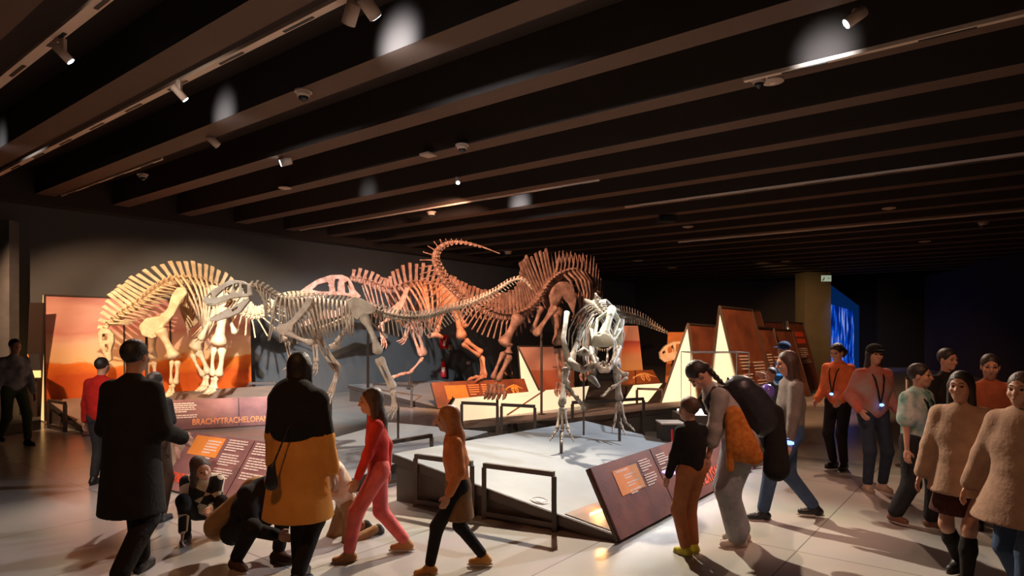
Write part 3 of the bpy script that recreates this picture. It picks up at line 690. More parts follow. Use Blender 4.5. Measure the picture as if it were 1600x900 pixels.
# ---- B: theropod walking left on the middle platform
hB = Vector((.97, .24, 0)).normalized(); vB = Vector((-.24, .97, 0))
M_Bs = bonemat('pale_skull_bone', (.86, .78, .66), (.62, .5, .38))
S = Skel('theropod_skeleton', (-1.9, 8.9, .3), 'ivory theropod skeleton striding left with open jaws and long low tail', M_B, vB)
S.spine([(392, 446, 8.35, 3, 5, 0, 3), (402, 447, 8.4, 3.2, 7, 0, 4), (412, 452, 8.45, 3.4, 7, 0, 5), (424, 461, 8.5, 3.5, 7, 0, 6), (438, 468, 8.53, 3.6, 6, 0, 7), (455, 470, 8.56, 3.8, 7, 0, 8), (480, 469, 8.6, 4, 8, 0, 8), (505, 470, 8.65, 4, 9, 0, 8), (528, 473, 8.7, 4.2, 9, 0, 8), (548, 476, 8.75, 4.4, 9, 0, 7), (570, 482, 8.8, 4.4, 9, 4, 8), (590, 489, 8.85, 4.2, 12, 16, 9),
         (612, 495, 8.9, 4, 10, 24, 9), (640, 498, 9.0, 3.8, 9, 26, 9), (668, 495, 9.1, 3.6, 8, 22, 8), (695, 487, 9.2, 3.3, 7, 17, 7), (720, 479, 9.3, 3.1, 6, 12, 5), (747, 469, 9.4, 2.8, 5, 8, 3), (774, 455, 9.5, 2.4, 4, 6, 2), (798, 440, 9.6, 2, 4, 5, 1), (812, 436, 9.65, 1.6, 3, 3, 0), (822, 441, 9.7, 1.2, 2, 2, 0), (830, 450, 9.72, .8, 1, 1, 0)], 78, tilt=.45, plate=.36)
ib = [i for i, q in enumerate(S.sp) if 432 < 800 + q[0].x / q[0].y * F < 552]
S.ribs(ib[0], ib[-1] + 1, .20, .62, .0095, .22, .5, lambda f: (.7 + .4 * math.sin(f * 3), 1.0 - .35 * f if f > .2 else .9))
inb = [i for i, q in enumerate(S.sp) if 398 < 800 + q[0].x / q[0].y * F < 432]
S.ribs(inb[0], inb[-1], .05, .30, .006, .8, .8, name='neck_rib')
for i in range(9):
    x = 452 + i * 12; mb = MB(); c_ = P(x, 540 - i * 4.2, 8.6); mb.tube([c_ - vB * .13 + ZZ * .09, c_ - vB * .06 + ZZ * .01, c_ + vB * .0 - ZZ * .01, c_ + vB * .06 + ZZ * .01, c_ + vB * .13 + ZZ * .09], [.004, .007, .008, .007, .004], 5); S.part('belly_rib', mb)
for sg, dd in ((1, 8.36), (-1, 8.85)):
    S.blade('scapula', [(490, 466, dd), (480, 464, dd), (473, 478, dd), (458, 496, dd), (447, 505, dd), (436, 506, dd), (431, 514, dd), (438, 523, dd), (450, 525, dd), (457, 516, dd), (459, 507, dd), (474, 492, dd), (486, 476, dd)], .03)
S.limb('humerus', (446, 518, 8.34), (491, 537, 8.3), .034, bend=(0, 0, -.015)); S.twin(('ulna', 'radius'), (492, 538, 8.3), (494, 566, 8.28), .018, .018)
S.limb('humerus', (430, 512, 8.9), (447, 533, 8.9), .03); S.twin(('ulna', 'radius'), (448, 534, 8.9), (454, 562, 8.88), .016, .017)
def hand(S, at, d, fwd, r, L):
    A = P(*at, d); f = thing_part2(S, 'hand', A, r * 1.5); fwd = Vector(fwd).normalized(); sd = fwd.cross(S.v).normalized()
    for q in (-1, 0, 1):
        c = A + sd * q * r * 1.6; dr = fwd
        for j, l_ in enumerate((.38, .28, .34)):
            dr = (dr - sd * .28 * j + sd * q * .12).normalized(); e = c + dr * L * l_; mb = MB()
            if j < 2: bone(mb, c, e, r * (1, .85)[j], knob=1, seg=7); mb.build('finger_bone', S.m, f, True)
            else: mb.tube([c, c.lerp(e, .5) - sd * r * .3, e - sd * r * .5], [r * .9, r * .6, r * .1], 6); mb.build('claw', S.m, f, True)
            c = e
def thing_part2(S, name, at, r): mb = MB(); mb.tube([at + ZZ * r, at, at - ZZ * r], [r * .7, r, r * .7], 8); return mb.build(name, S.m, S.r, True)
hand(S, (494, 568), 8.28, (-.1, 0, -1), .012, .17); hand(S, (454, 564), 8.88, (-.1, 0, -1), .012, .17)
S.blade('ilium', [(541, 470, 8.62), (552, 463, 8.62), (566, 467, 8.64), (585, 478, 8.66), (588, 486, 8.66), (578, 491, 8.66), (566, 493, 8.65), (558, 500, 8.64), (550, 494, 8.63), (546, 482, 8.62)], .04)
S.blade('ilium', [(541, 470, 8.92), (552, 463, 8.92), (566, 467, 8.94), (585, 478, 8.96), (588, 486, 8.96), (566, 493, 8.95), (556, 498, 8.94), (546, 482, 8.92)], .04)
S.limb('pubis', (555, 494, 8.7), (524, 536, 8.62), .026, r2=.02); S.limb('pubis', (553, 496, 8.85), (527, 536, 8.8), .024)
mb = MB(); mb.tube([P(532, 542, 8.7), P(524, 540, 8.66), P(515, 543, 8.64)], [.022, .04, .03], 8, flat=1.3); S.part('pubic_boot', mb)
S.limb('ischium', (568, 492, 8.8), (606, 528, 8.9), .018)
S.limb('femur', (567, 492, 8.6), (592, 553, 8.5), .05, bend=(.02, 0, 0)); S.twin(('tibia', 'fibula'), (591, 559, 8.5), (614, 608, 8.55), .034, .026)
S.limb('femur', (551, 496, 8.95), (488, 522, 8.9), .046, bend=(0, 0, .02)); S.twin(('tibia', 'fibula'), (492, 527, 8.9), (529, 580, 9.0), .032, .03)
S.foot((614, 613, 8.55), (617, 638, 8.5), (-.75, -.6, 0), .016, mt_spread=.04, toe=.20, drop=-.9)
S.foot((527, 584, 9.0), (517, 614, 8.95), (-.5, -.5, 0), .016, mt_spread=.04, toe=.22, drop=-1.6)
S.rod(622, 600, 8.62, .36, .80); S.rod(517, 600, 9.0, 0.0, .86); S.rod(575, 500, 8.8, .30, 2.05, .02)
o3 = (300, 420)
sc = lambda L: [(o3[0] + a / 7.5, o3[1] + b / 7.5) for a, b in L]
def wB(x): return 2.5 + 5.5 * min(1, max(0, (x - 320) / 60)) ** .8
oB = (355, 465); dB = 8.15
sk = place_skull(S, 'skull', skull_mesh(sc([(150, 385), (165, 345), (250, 255), (370, 180), (450, 130), (600, 145), (665, 185), (690, 300), (640, 325), (560, 330), (450, 350), (300, 415), (200, 412)]),
     [sc([(200, 320), (235, 285), (260, 300), (235, 345), (205, 340)]), sc([(290, 330), (372, 245), (384, 235), (374, 318), (320, 345)]), sc([(395, 225), (478, 182), (472, 255), (435, 308), (385, 312)]), sc([(495, 178), (552, 170), (548, 268), (520, 292), (490, 265)]), sc([(580, 172), (642, 192), (640, 290), (578, 290)])], wB, 1.2, .5), oB, dB, hB, UY, vB, m=M_Bs)
teeth(S, sk, sc([(190, 412), (300, 415), (430, 352)]), oB, dB, hB, UY, vB, wB, 3.4, .9, 18)
jw = place_skull(S, 'lower_jaw', skull_mesh(sc([(215, 612), (250, 585), (430, 478), (560, 395), (650, 335), (668, 365), (560, 512), (450, 565), (300, 615)]), [sc([(470, 480), (540, 440), (530, 470), (480, 505)])], wB, 1.4, .5, roof=lambda x: 1e9), oB, dB, hB, UY, vB, m=M_Bs)
teeth(S, jw, sc([(235, 595), (330, 540), (430, 480)]), oB, dB, hB, UY, vB, wB, 3.2, .8, 16, down=-1)

# ---- C: large theropod near the wall
hC = Vector((.93, .37, 0)).normalized(); vC = Vector((-.37, .93, 0))
S = Skel('theropod_skeleton', (-2.3, 16.9, .3), 'largest pink and orange theropod skeleton behind, near the grey wall', M_C, vC)
S.spine([(551, 436, 15.6, 4, 12, 0, 4), (562, 438, 15.7, 5, 15, 0, 6), (577, 443, 15.8, 5, 15, 0, 7), (592, 450, 15.95, 5.5, 14, 0, 7), (606, 454, 16.1, 5.5, 14, 0, 8), (620, 451, 16.2, 5.5, 22, 0, 8), (636, 446, 16.35, 5.5, 28, 0, 9), (652, 445, 16.5, 5.5, 30, 0, 9), (668, 447, 16.6, 5.5, 28, 0, 9), (684, 452, 16.75, 5.5, 26, 0, 8),
         (702, 460, 16.9, 5.5, 24, 6, 8), (725, 467, 17.1, 5, 20, 18, 9), (755, 474, 17.4, 4.5, 18, 20, 8), (790, 476, 17.8, 4, 16, 16, 6), (830, 472, 18.3, 3, 12, 12, 4), (870, 466, 18.8, 2, 7, 8, 2), (905, 462, 19.2, 1, 3, 3, 1)], 54, tilt=.05, plate=.42)
pxs = lambda S, a, b: [i for i, q in enumerate(S.sp) if a < 800 + q[0].x / q[0].y * F < b]
ic = pxs(S, 608, 694); S.ribs(ic[0], ic[-1] + 1, .55, 1.25, .02, .16, .6, lambda f: (.7 + .45 * math.sin(f * 3), .8 + .25 * math.sin(f * 3)))
ic = pxs(S, 560, 608); S.ribs(ic[0], ic[-1] + 1, .16, .72, .014, .65, .8, name='neck_rib')
S.blade('scapula', [(640, 450, 15.85), (633, 449, 15.85), (624, 470, 15.8), (612, 480, 15.75), (604, 488, 15.7), (606, 499, 15.7), (618, 499, 15.75), (624, 488, 15.8), (633, 472, 15.85)], .05)
S.limb('humerus', (608, 497, 15.7), (594, 508, 15.6), .045); S.twin(('ulna', 'radius'), (594, 508, 15.6), (598, 528, 15.55), .026, .03); hand(S, (598, 529), 15.55, (.3, 0, -1), .022, .28)
S.limb('humerus', (620, 500, 16.6), (637, 510, 16.6), .045); S.twin(('ulna', 'radius'), (637, 510, 16.6), (634, 524, 16.5), .026, .03); hand(S, (634, 525), 16.5, (-.4, 0, -.8), .022, .28)
S.blade('ilium', [(676, 456, 16.4), (690, 446, 16.45), (712, 448, 16.5), (728, 462, 16.6), (716, 472, 16.55), (703, 480, 16.5), (692, 480, 16.5), (684, 468, 16.45)], .08)
S.limb('pubis', (696, 478, 16.5), (682, 520, 16.4), .06); mb = MB(); mb.tube([P(668, 526, 16.35), P(680, 522, 16.4), P(692, 527, 16.45)], [.05, .09, .04], 8); S.part('pubic_boot', mb)
S.limb('ischium', (712, 478, 16.6), (728, 512, 16.7), .055)
S.limb('femur', (704, 474, 16.3), (722, 530, 16.2), .10, bend=(.04, 0, 0)); S.twin(('tibia', 'fibula'), (724, 534, 16.2), (752, 554, 16.3), .065, .05)
S.limb('femur', (694, 474, 17.0), (645, 506, 17.0), .09); S.twin(('tibia', 'fibula'), (645, 508, 17.0), (661, 556, 16.9), .07, .06)
S.foot((753, 557, 16.3), (756, 588, 16.25), (-.9, -.35, 0), .04, mt_spread=.10, toe=.42, drop=-.12)
S.foot((660, 560, 16.9), (641, 582, 16.8), (-1, -.1, 0), .038, mt_spread=.06, toe=.55, drop=-.15)
S.rod(640, 596, 16.82, .35, .66, .03); S.rod(757, 600, 16.28, .05, .52, .03)
o3 = (380, 400); sc = lambda L: [(o3[0] + a / 5.625, o3[1] + b / 5.625) for a, b in L]
def wC(x): return 3 + 7 * min(1, max(0, (x - 470) / 70))
oC = (515, 455); dC = 15.5
sk = place_skull(S, 'skull', skull_mesh(sc([(472, 378), (500, 325), (560, 275), (650, 212), (760, 170), (860, 165), (915, 188), (945, 230), (975, 300), (1025, 350), (990, 378), (900, 350), (850, 345), (700, 350), (640, 345), (600, 355), (520, 385)]),
     [sc([(612, 302), (660, 255), (735, 235), (758, 262), (762, 312), (680, 316)]), sc([(800, 205), (832, 205), (832, 300), (808, 318), (795, 260)]), sc([(880, 235), (908, 220), (935, 300), (925, 330), (888, 322)])], wC, 2.4, .7), oC, dC, hC, UY, vC)
teeth(S, sk, sc([(480, 378), (600, 355), (720, 350)]), oC, dC, hC, UY, vC, wC, 4.5, 1.2, 14)
jw = place_skull(S, 'lower_jaw', skull_mesh(sc([(515, 600), (560, 565), (640, 520), (720, 470), (810, 480), (900, 400), (930, 420), (860, 520), (790, 545), (700, 560), (600, 600), (530, 625)]), [], wC, 2.4, .8, roof=lambda x: 1e9), oC, dC, hC, UY, vC)

# ---- D: spiny sauropod with a curling tail
vD = Vector((-.50, .866, 0))
S = Skel('sauropod_skeleton', (.6, 12.3, .3), 'russet spiny sauropod skeleton with a tail curling up high behind the front theropod', M_D, vD)
S.spine([(778, 395, 11.0, .8, 0, 0, 0), (754, 386, 11.0, 1.6, 1, 1, 0), (736, 381, 11.0, 2.2, 1.5, 1.5, 0), (718, 378, 11.0, 2.6, 2, 2, 0), (702, 379, 11.0, 3, 3, 3, 1), (688, 385, 11.05, 3.4, 4, 8, 2), (680, 395, 11.1, 3.6, 6, 14, 3), (678, 407, 11.15, 3.9, 8, 20, 4), (683, 421, 11.2, 4.2, 9, 26, 5), (691, 436, 11.25, 4.5, 10, 30, 6), (701, 448, 11.3, 4.6, 11, 30, 6), (712, 458, 11.35, 4.8, 12, 30, 6), (724, 468, 11.4, 5, 14, 28, 6), (740, 477, 11.5, 5.2, 18, 28, 7),
         (757, 486, 11.55, 5.5, 23, 30, 8), (774, 493, 11.65, 5.8, 28, 30, 8), (791, 495, 11.75, 6, 33, 28, 9), (808, 492, 11.85, 6.2, 38, 24, 10), (822, 486, 11.95, 6.4, 46, 12, 12), (834, 475, 12.05, 6.6, 55, 0, 13), (843, 462, 12.15, 6.8, 58, 0, 14), (852, 447, 12.3, 6.8, 48, 0, 14), (864, 436, 12.45, 6.8, 42, 0, 15)], 56, tilt=-.02, plate=.34, skew=-1.4, vert=.65)
tailD = list(S.sp)
S.spine([(868, 433, 12.5, 6.8, 34, 0, 14), (880, 429, 12.7, 6.6, 30, 0, 14), (893, 429, 12.9, 6.4, 28, 0, 13), (906, 434, 13.1, 6, 32, 0, 11), (917, 444, 13.25, 5.5, 42, 0, 8), (926, 458, 13.4, 5, 44, 0, 6), (934, 474, 13.5, 4.4, 34, 0, 5), (940, 490, 13.6, 4, 20, 0, 4)], 15, tilt=0, fork=True, vert=.97)
S.ribs(0, 9, .46, 1.0, .02, -.1, .6, lambda f: (.8 + .3 * math.sin(f * 3), .85 + .25 * math.sin(f * 3)))
S.ribs(9, 13, .14, .4, .014, .5, .7, name='neck_rib')
S.blade('ilium', [(858, 462, 11.85), (864, 448, 11.9), (874, 440, 11.95), (886, 440, 12.0), (896, 450, 12.1), (900, 470, 12.15), (896, 490, 12.15), (888, 474, 12.1), (878, 464, 12.0), (870, 478, 11.95), (862, 484, 11.85)], .07)
S.limb('pubis', (868, 478, 11.9), (836, 524, 11.8), .05, flat=1.7, side=vD); S.limb('ischium', (846, 478, 12.0), (832, 520, 12.1), .05); S.limb('ischium', (868, 490, 12.4), (876, 530, 12.4), .05)
S.limb('femur', (812, 492, 11.7), (786, 540, 11.6), .095); S.twin(('tibia', 'fibula'), (792, 552, 11.6), (773, 594, 11.55), .055, .06)
S.limb('patella', (796, 536, 11.6), (794, 552, 11.6), .06)
S.limb('femur', (870, 480, 12.5), (873, 540, 12.5), .09); S.twin(('tibia', 'fibula'), (873, 544, 12.5), (880, 594, 12.45), .055, .055)
pillar_foot(S, (775, 600), 11.55, .26, .26, 5, Vector((-.3, -1, 0)).normalized()); pillar_foot(S, (880, 597), 12.45, .22, .26, 5, Vector((.2, -1, 0)).normalized())
S.blade('scapula', [(905, 452, 12.7), (913, 456, 12.75), (922, 490, 12.8), (926, 506, 12.85), (914, 512, 12.8), (908, 496, 12.75), (903, 466, 12.7)], .05)
S.limb('humerus', (918, 506, 12.8), (926, 542, 12.7), .075); S.twin(('ulna', 'radius'), (926, 545, 12.7), (920, 572, 12.6), .04, .04)
pillar_foot(S, (918, 575), 12.6, .2, .24, 5, Vector((.1, -1, 0)).normalized())
S.rod(777, 600, 11.6, .12, .62, .024); S.rod(912, 600, 12.3, .32, 1.0, .02); S.rod(880, 600, 12.5, .3, .62, .024); S.rod(846, 500, 12.2, .25, 2.1, .024)

# ---- E: front theropod facing the viewer
vE = Vector((.90, .43, 0)); 
S = Skel('theropod_skeleton', (1.1, 8.4, .2), 'grey theropod skeleton facing the viewer with gaping jaws, on the front platform', M_E, (-.35, .937, 0))
S.spine([(1042, 519, 12.4, 1, 2, 2, 0), (1022, 509, 11.9, 2, 4, 5, 2), (1007, 501, 11.5, 2.6, 6, 7, 4), (991, 495, 11.1, 3.2, 8, 9, 6), (975, 492, 10.7, 3.8, 10, 10, 7), (962, 492, 10.3, 4.4, 10, 11, 9)], 22, tilt=-.1, plate=.3)
S.v = Vector((.93, .37, 0))
S.spine([(955, 490, 10.0, 5, 9, 0, 8), (948, 486, 9.6, 5, 9, 0, 8), (941, 482, 9.2, 5.5, 9, 0, 9), (935, 478, 8.8, 6, 10, 0, 10), (930, 475, 8.45, 6, 12, 0, 11), (930, 478, 8.15, 6, 13, 0, 10), (935, 485, 7.9, 5.5, 9, 0, 8), (942, 492, 7.72, 5, 6, 0, 6), (948, 496, 7.6, 4.5, 3, 0, 4)], 26, tilt=-.3, plate=.3)
for i in range(0, 14, 2):
    dd = 9.5 - .10 * i
    for nm, q in (('rib', [(930 - i * .2, 470 + i * 2.2), (918, 474 + i * 4), (902 + i * 1.2, 490 + i * 5), (889 + i * 2.6, 516 + i * 4.5), (888 + i * 3, 540 + i * 3)]), ('rib', [(938, 474 + i * 2.2), (950, 478 + i * 3.6), (966 - i * .6, 496 + i * 4), (975 - i * 1.4, 522 + i * 3.5), (972 - i * 1.8, 546 + i * 2)])):
        mb = MB(); mb.tube([P(a_, b_, dd - .10 * k_) for k_, (a_, b_) in enumerate(q)], [.009, .012, .011, .010, .006], 6, Vector((0, 1, 0)), 1.4); S.part(nm, mb)
S.ribs(20, 25, .13, .10, .008, -.9, .9, name='neck_rib')
for x0, x1, x2, y0, dd, ox in ((886, 880, 888, 488, 8.15, -1), (972, 968, 958, 500, 8.45, 1)):
    A_, B2, C_ = P(x0, y0, dd + .35), P(x1, y0 + 42, dd), P(x2, y0 + 76, dd - .15)
    mb = MB(); mb.tube([A_, A_.lerp(B2, .5), B2, C_], [.030, .024, .028, .040], 8, vE, 1.3); S.part('scapula', mb)
mb = MB(); pts = [P(888, 562, 8.0), P(898, 572, 7.95), P(912, 578, 7.92), P(926, 572, 7.95), P(934, 560, 8.0)]; mb.tube(pts, [.034, .046, .040, .038, .026], 10, ZZ, 1.2); S.part('coracoid', mb)
mb = MB(); pts = [P(966, 560, 8.15), P(958, 570, 8.1), P(948, 574, 8.05), P(940, 566, 8.05)]; mb.tube(pts, [.034, .044, .038, .026], 10, ZZ, 1.2); S.part('coracoid', mb)
mb = MB(); mb.tube([P(902, 552, 8.0), P(912, 549, 7.96), P(922, 552, 8.0)], [.02, .05, .02], 8, ZZ, 1.2); S.part('coracoid', mb)
S.limb('humerus', (884, 574, 7.95), (884, 600, 7.9), .034); S.twin(('ulna', 'radius'), (884, 602, 7.9), (903, 624, 7.7), .018, .018); hand(S, (904, 625), 7.7, (.6, -.3, -.7), .012, .15)
S.limb('humerus', (960, 576, 8.0), (980, 588, 7.9), .034); S.twin(('ulna', 'radius'), (979, 591, 7.9), (955, 607, 7.75), .018, .018); hand(S, (953, 608), 7.75, (-.6, -.3, -.6), .012, .15)
S.limb('femur', (912, 508, 9.2), (888, 574, 8.3), .05); S.twin(('tibia', 'fibula'), (884, 578, 8.25), (877, 634, 7.95), .036, .03)
S.limb('femur', (960, 510, 9.4), (963, 578, 8.95), .05); S.twin(('tibia', 'fibula'), (963, 582, 8.95), (967, 626, 8.95), .036, .03)
S.foot((878, 640, 7.95), (879, 672, 7.78), (-.15, -1, 0), .019, mt_spread=.042, toe=.22, drop=-.55)
S.foot((967, 630, 8.95), (969, 660, 8.82), (.1, -1, 0), .019, mt_spread=.045, toe=.24, drop=-.4)
S.limb('pubis', (936, 520, 9.4), (926, 590, 8.9), .03); mb = MB(); mb.tube([P(918, 588, 8.95), P(926, 592, 8.85), P(936, 604, 8.7)], [.03, .05, .02], 8); S.part('pubic_boot', mb)
S.blade('ilium', [(948, 478, 9.9), (942, 474, 9.5), (938, 478, 9.2), (938, 500, 9.2), (944, 506, 9.5), (952, 498, 9.9)], .04)
S.rod(877, 700, 7.75, .30, .62, .02); S.rod(968, 700, 8.82, .19, .72, .02); S.rod(912, 640, 8.9, .30, 1.6, .014)
# skull turned to the viewer: muzzle, roof, cheek bars with open windows between them
q_ = lambda x, y, d: P(x, y, d); E1 = Vector((1, 0, 0))
sk_ = [ell(q_(942, 529, 7.12), ((1, 0, 0), (0, .9, .42), (0, -.42, .9)), (.118, .10, .075), .03), cone(q_(931, 536, 7.12), q_(953, 535, 7.12), .05, .05, k=.03),
       cone(q_(946, 520, 7.15), q_(953, 494, 7.42), .042, .036, k=.03), cone(q_(953, 494, 7.42), q_(956, 484, 7.62), .040, .055, k=.03),
       cone(q_(929, 527, 7.2), q_(934, 499, 7.55), .020, .020, k=.015), cone(q_(934, 499, 7.55), q_(955, 484, 7.65), .022, .026, k=.015), cone(q_(927, 533, 7.25), q_(924, 515, 7.6), .017, .022, k=.015), cone(q_(924, 515, 7.6), q_(934, 499, 7.6), .022, .02, k=.015), cone(q_(924, 518, 7.6), q_(924, 540, 7.6), .024, .03, k=.015),
       cone(q_(958, 524, 7.2), q_(967, 500, 7.55), .020, .020, k=.015), cone(q_(967, 500, 7.55), q_(957, 484, 7.65), .022, .026, k=.015), cone(q_(959, 532, 7.25), q_(970, 514, 7.6), .017, .022, k=.015), cone(q_(970, 514, 7.6), q_(967, 500, 7.6), .022, .02, k=.015), cone(q_(970, 516, 7.6), q_(968, 540, 7.6), .024, .03, k=.015),
       cone(q_(938, 518, 7.2), q_(944, 506, 7.35), .014, .014, k=.015),
       ell(q_(936, 521, 7.05), ((1, 0, 0), (0, 1, 0), (0, 0, 1)), (.022, .05, .024), .012, True), ell(q_(952, 519, 7.05), ((1, 0, 0), (0, 1, 0), (0, 0, 1)), (.020, .05, .026), .012, True)]
sk = np_obj('skull', [sdf(sk_, .009)], M_Es, S.r); sk['label'] = 'pale greenish skull with rounded snout'
jl = [q_(924, 544, 7.55), q_(926, 556, 7.35), q_(932, 570, 7.18), q_(940, 578, 7.1), q_(949, 578, 7.1), q_(956, 569, 7.18), q_(962, 556, 7.35), q_(967, 543, 7.55)]
jk = [cone(jl[i_], jl[i_ + 1], (.034, .032, .03, .032, .03, .03, .032)[i_], (.032, .03, .032, .03, .03, .032, .034)[i_], None, 1, .02) for i_ in range(7)]
jaw = np_obj('lower_jaw', [sdf(jk, .010)], M_E, S.r)
mb = MB(); mb.tube([q_(950, 545, 7.6), q_(949, 560, 7.4), q_(947, 574, 7.2)], [.012, .016, .012], 8); S.part('tongue_bone', mb)
for nm, pts_, par, dn in (('tooth_row', [(928, 539, 7.16), (936, 544, 7.06), (944, 545, 7.05), (952, 543, 7.06), (958, 537, 7.16)], sk, -1), ('tooth_row', [(928, 553, 7.33), (934, 565, 7.16), (941, 573, 7.08), (949, 573, 7.08), (956, 564, 7.16), (961, 552, 7.33)], jaw, 1)):
    mb = MB()
    for w_ in cr([tuple(q_(*e)) for e in pts_], 15): c_ = Vector(w_); mb.tube([c_, c_ + ZZ * dn * .014, c_ + ZZ * dn * .03], [.009, .007, .001], 5)
    mb.build(nm, mat('tooth_enamel', (.75, .62, .45), .35), par, True)

# ---- F: lone skull near the right wedges
S = Skel('mounted_skull', P(1045, 600, 15.5).to_2d().to_3d(), 'small cream dinosaur skull mounted before an orange panel left of the wedges', M_A, (0, 1, 0))
S.r['category'] = 'skull'
skp = [(1031, 560), (1030, 551), (1038, 541), (1050, 534), (1064, 533), (1070, 540), (1068, 552), (1058, 560), (1046, 564), (1038, 566)]
place_skull(S, 'skull', skull_mesh(skp, [[(1034, 550), (1038, 547), (1039, 552), (1035, 554)], [(1042, 544), (1050, 539), (1052, 550), (1043, 552)], [(1055, 538), (1063, 538), (1062, 550), (1055, 550)]], lambda x: 3 + (x - 1030) * .12, 1.8, .6), (1050, 550), 15.1, (1, 0, 0), UY, (0, 1, 0))
mb = MB(); q = P(1058, 560, 15.1); mb.tube([Vector((q.x, q.y, 0)), q + ZZ * .0], .02, 8); mb.tube([Vector((q.x, q.y, .0)), Vector((q.x, q.y, .03))], .16, 16); S.part('stand', mb, m=M_metal)

# ------------------------------------------------------------------ wedge shaped displays
def wedge(name, label, fl, fr, top, d, back, m, h_end=M_glow, lines=(), group=None, title=None):
    """A-frame: glowing triangular end at the left, printed face to the right. fl: px x of face bottom-left, fr: px right edge (top, bottom), top px y"""
    (xa, ya), (xb, yb), (xc, yc), (xd, yd), (xe, ye) = fl, fr, top, back[0], back[1]
    d0, d1 = d
    A0 = P(xa, ya, d0)                     # apex at the front edge
    zf = 0.02
    def onfloor(x, dd): q = P(x, 520, dd); q.z = zf; return q
    F0 = onfloor(xb, d0 - .05); E0 = onfloor(xd, d0 + .25)     # end triangle: face foot, rear foot
    A1 = P(xc, yc, d1); F1 = onfloor(xe, d1 - .05); E1 = E0 + (F1 - F0)
    r = thing(name, Vector((F0.x, F0.y, 0)), label, 'display wedge', group)
    MB().slab([E0, F0, A0], ((F0 - E0).cross(A0 - E0)).normalized() * (-.02)).build('glowing_end', h_end, r)
    pl_ = Plate(F0, F1, A1, A0, .03); pl_.body('printed_face', m, r)
    MB().slab([E0, E1, A1, A0], Vector((-.02, .02, 0))).build('rear_face', M_metal, r)
    MB().bar(F0, A0, .05, .05).build('edge_trim', M_metal, r); MB().bar(E0, A0, .04, .04).build('edge_trim', M_metal, r); MB().bar(A0, A1, .04, .04).build('edge_trim', M_metal, r); MB().bar(F1, A1, .035, .035).build('edge_trim', M_metal, r)
    for (u0, v1, u1, rows, lh, mm) in lines: pl_.lines('paragraph', mm, r, u0, v1, u1, rows, lh)
    if title:
        for i_, s_ in enumerate(title): pl_.patch('red_heading', M_ored, r, .28, .79 - i_ * .10, .82, .86 - i_ * .10)
    return r, pl_
M_wf = leather('rust_wedge_print', (.30, .095, .045), (.17, .055, .032), 3)
W_ = M_text
wedge('display_wedge', 'medium rust brown display wedge behind the glass case, glowing at its left end', (1076, 506), (1090, 630), (1118, 509), ((1026, 630), (1132, 630)), (14.0, 14.6), None, M_wf) if False else None
def wedge2(label, apex, apex2, foot_px, rear_px, foot2_px, d0, d1, m, lines=(), heading=False):
    return wedge('display_wedge', label, apex, (foot_px, 0), apex2, (d0, d1), ((rear_px, 0), (foot2_px, 0)), m, lines=lines, group='wedge shaped displays in the right rear', title=(1, 2) if heading else None)
wedge2('low wedge nearest the glass case, its cream end glowing', (1075, 506), (1117, 509), 1094, 1026, 1136, 13.6, 14.4, M_wf)
wedge2('tallest wedge, brown face with two columns of text, behind the backpack', (1124, 479), (1174, 484), 1168, 1104, 1222, 12.6, 13.6, M_wf, [(.22, .58, .52, 9, .028, W_), (.58, .52, .92, 9, .028, W_)])
wedge2('wedge with text right of the tallest one', (1180, 511), (1207, 513), 1216, 1168, 1240, 15.4, 16.6, M_wf, [(.2, .66, .5, 8, .035, W_), (.58, .62, .9, 7, .035, W_)])
wedge2('narrow wedge behind the man in the blue cap', (1208, 514), (1237, 516), 1238, 1196, 1266, 17.0, 18.2, M_wf, [(.3, .5, .8, 5, .04, W_)])
wedge2('rightmost wedge with red headings near the olive column', (1230, 503), (1254, 505), 1262, 1218, 1284, 19.5, 20.6, M_wf, [(.25, .62, .85, 7, .03, W_)], True)
wedge2('wedge peeping out behind the tallest one', (1160, 484), (1187, 486), 1190, 1130, 1218, 21.0, 22.0, M_wf)
wedge2('low wedge far behind between the text wedges', (1188, 503), (1222, 504), 1205, 1180, 1240, 22.5, 24.0, M_wf)
# wedge in the middle distance beside the seated attendant
r, p = wedge('display_wedge', 'pink faced wedge with glowing cream end beside the seated attendant', (809, 541), (846, 0), (864, 541), (18.4, 18.9), ((815, 0), (905, 0)), ramp_mat('pink_print', [(0, (.5, .12, .05)), (.5, (.6, .2, .12)), (.52, (.75, .38, .3)), (1, (.72, .4, .34))], (0, 0, 1), 0, 1.4, .05, 2))
r2 = thing('display_table', P(885, 600, 18.3).to_2d().to_3d(), 'small table with a rust side panel beside the pink wedge', 'table')
q = P(885, 574, 18.2); MB().box(q, .75, .5, .03).build('table_top', M_panel2, r2); MB().box((q.x + .05, q.y, q.z / 2), .35, .4, q.z - .03).build('base', leather('base_rust', (.3, .12, .06), (.2, .07, .04)), r2)
# right rear landscape sheet + panels
M_land2 = ramp_mat('canyon_print', [(0, (.85, .42, .16)), (.22, (.8, .34, .16)), (.42, (.85, .2, .06)), (.6, (.55, .05, .03)), (.64, (.8, .36, .26)), (1, (.85, .42, .3))], (0, 0, 1), .9, 2.0, .12, 1.8)
r = thing('canyon_backdrop', P(988, 600, 17.6).to_2d().to_3d(), 'narrow canyon landscape backdrop with a pink sky right of the front theropod', 'backdrop')
MB().slab([P(970, 600, 17.6), P(1007, 600, 17.5), P(997, 509, 17.9), P(968, 509, 18.0)], (0, .04, 0)).build('printed_face', M_land2, r)
MB().box(P(988, 610, 17.7).to_2d().to_3d() + ZZ * .2, .7, .1, .4).build('foot_board', M_metal, r)
r = thing('orange_board', P(1055, 600, 16.0).to_2d().to_3d(), 'plain orange board behind the mounted skull', 'display board')
a0 = P(1038, 520, 15.6); a0.z = .02; a1 = P(1072, 520, 15.8); a1.z = .02
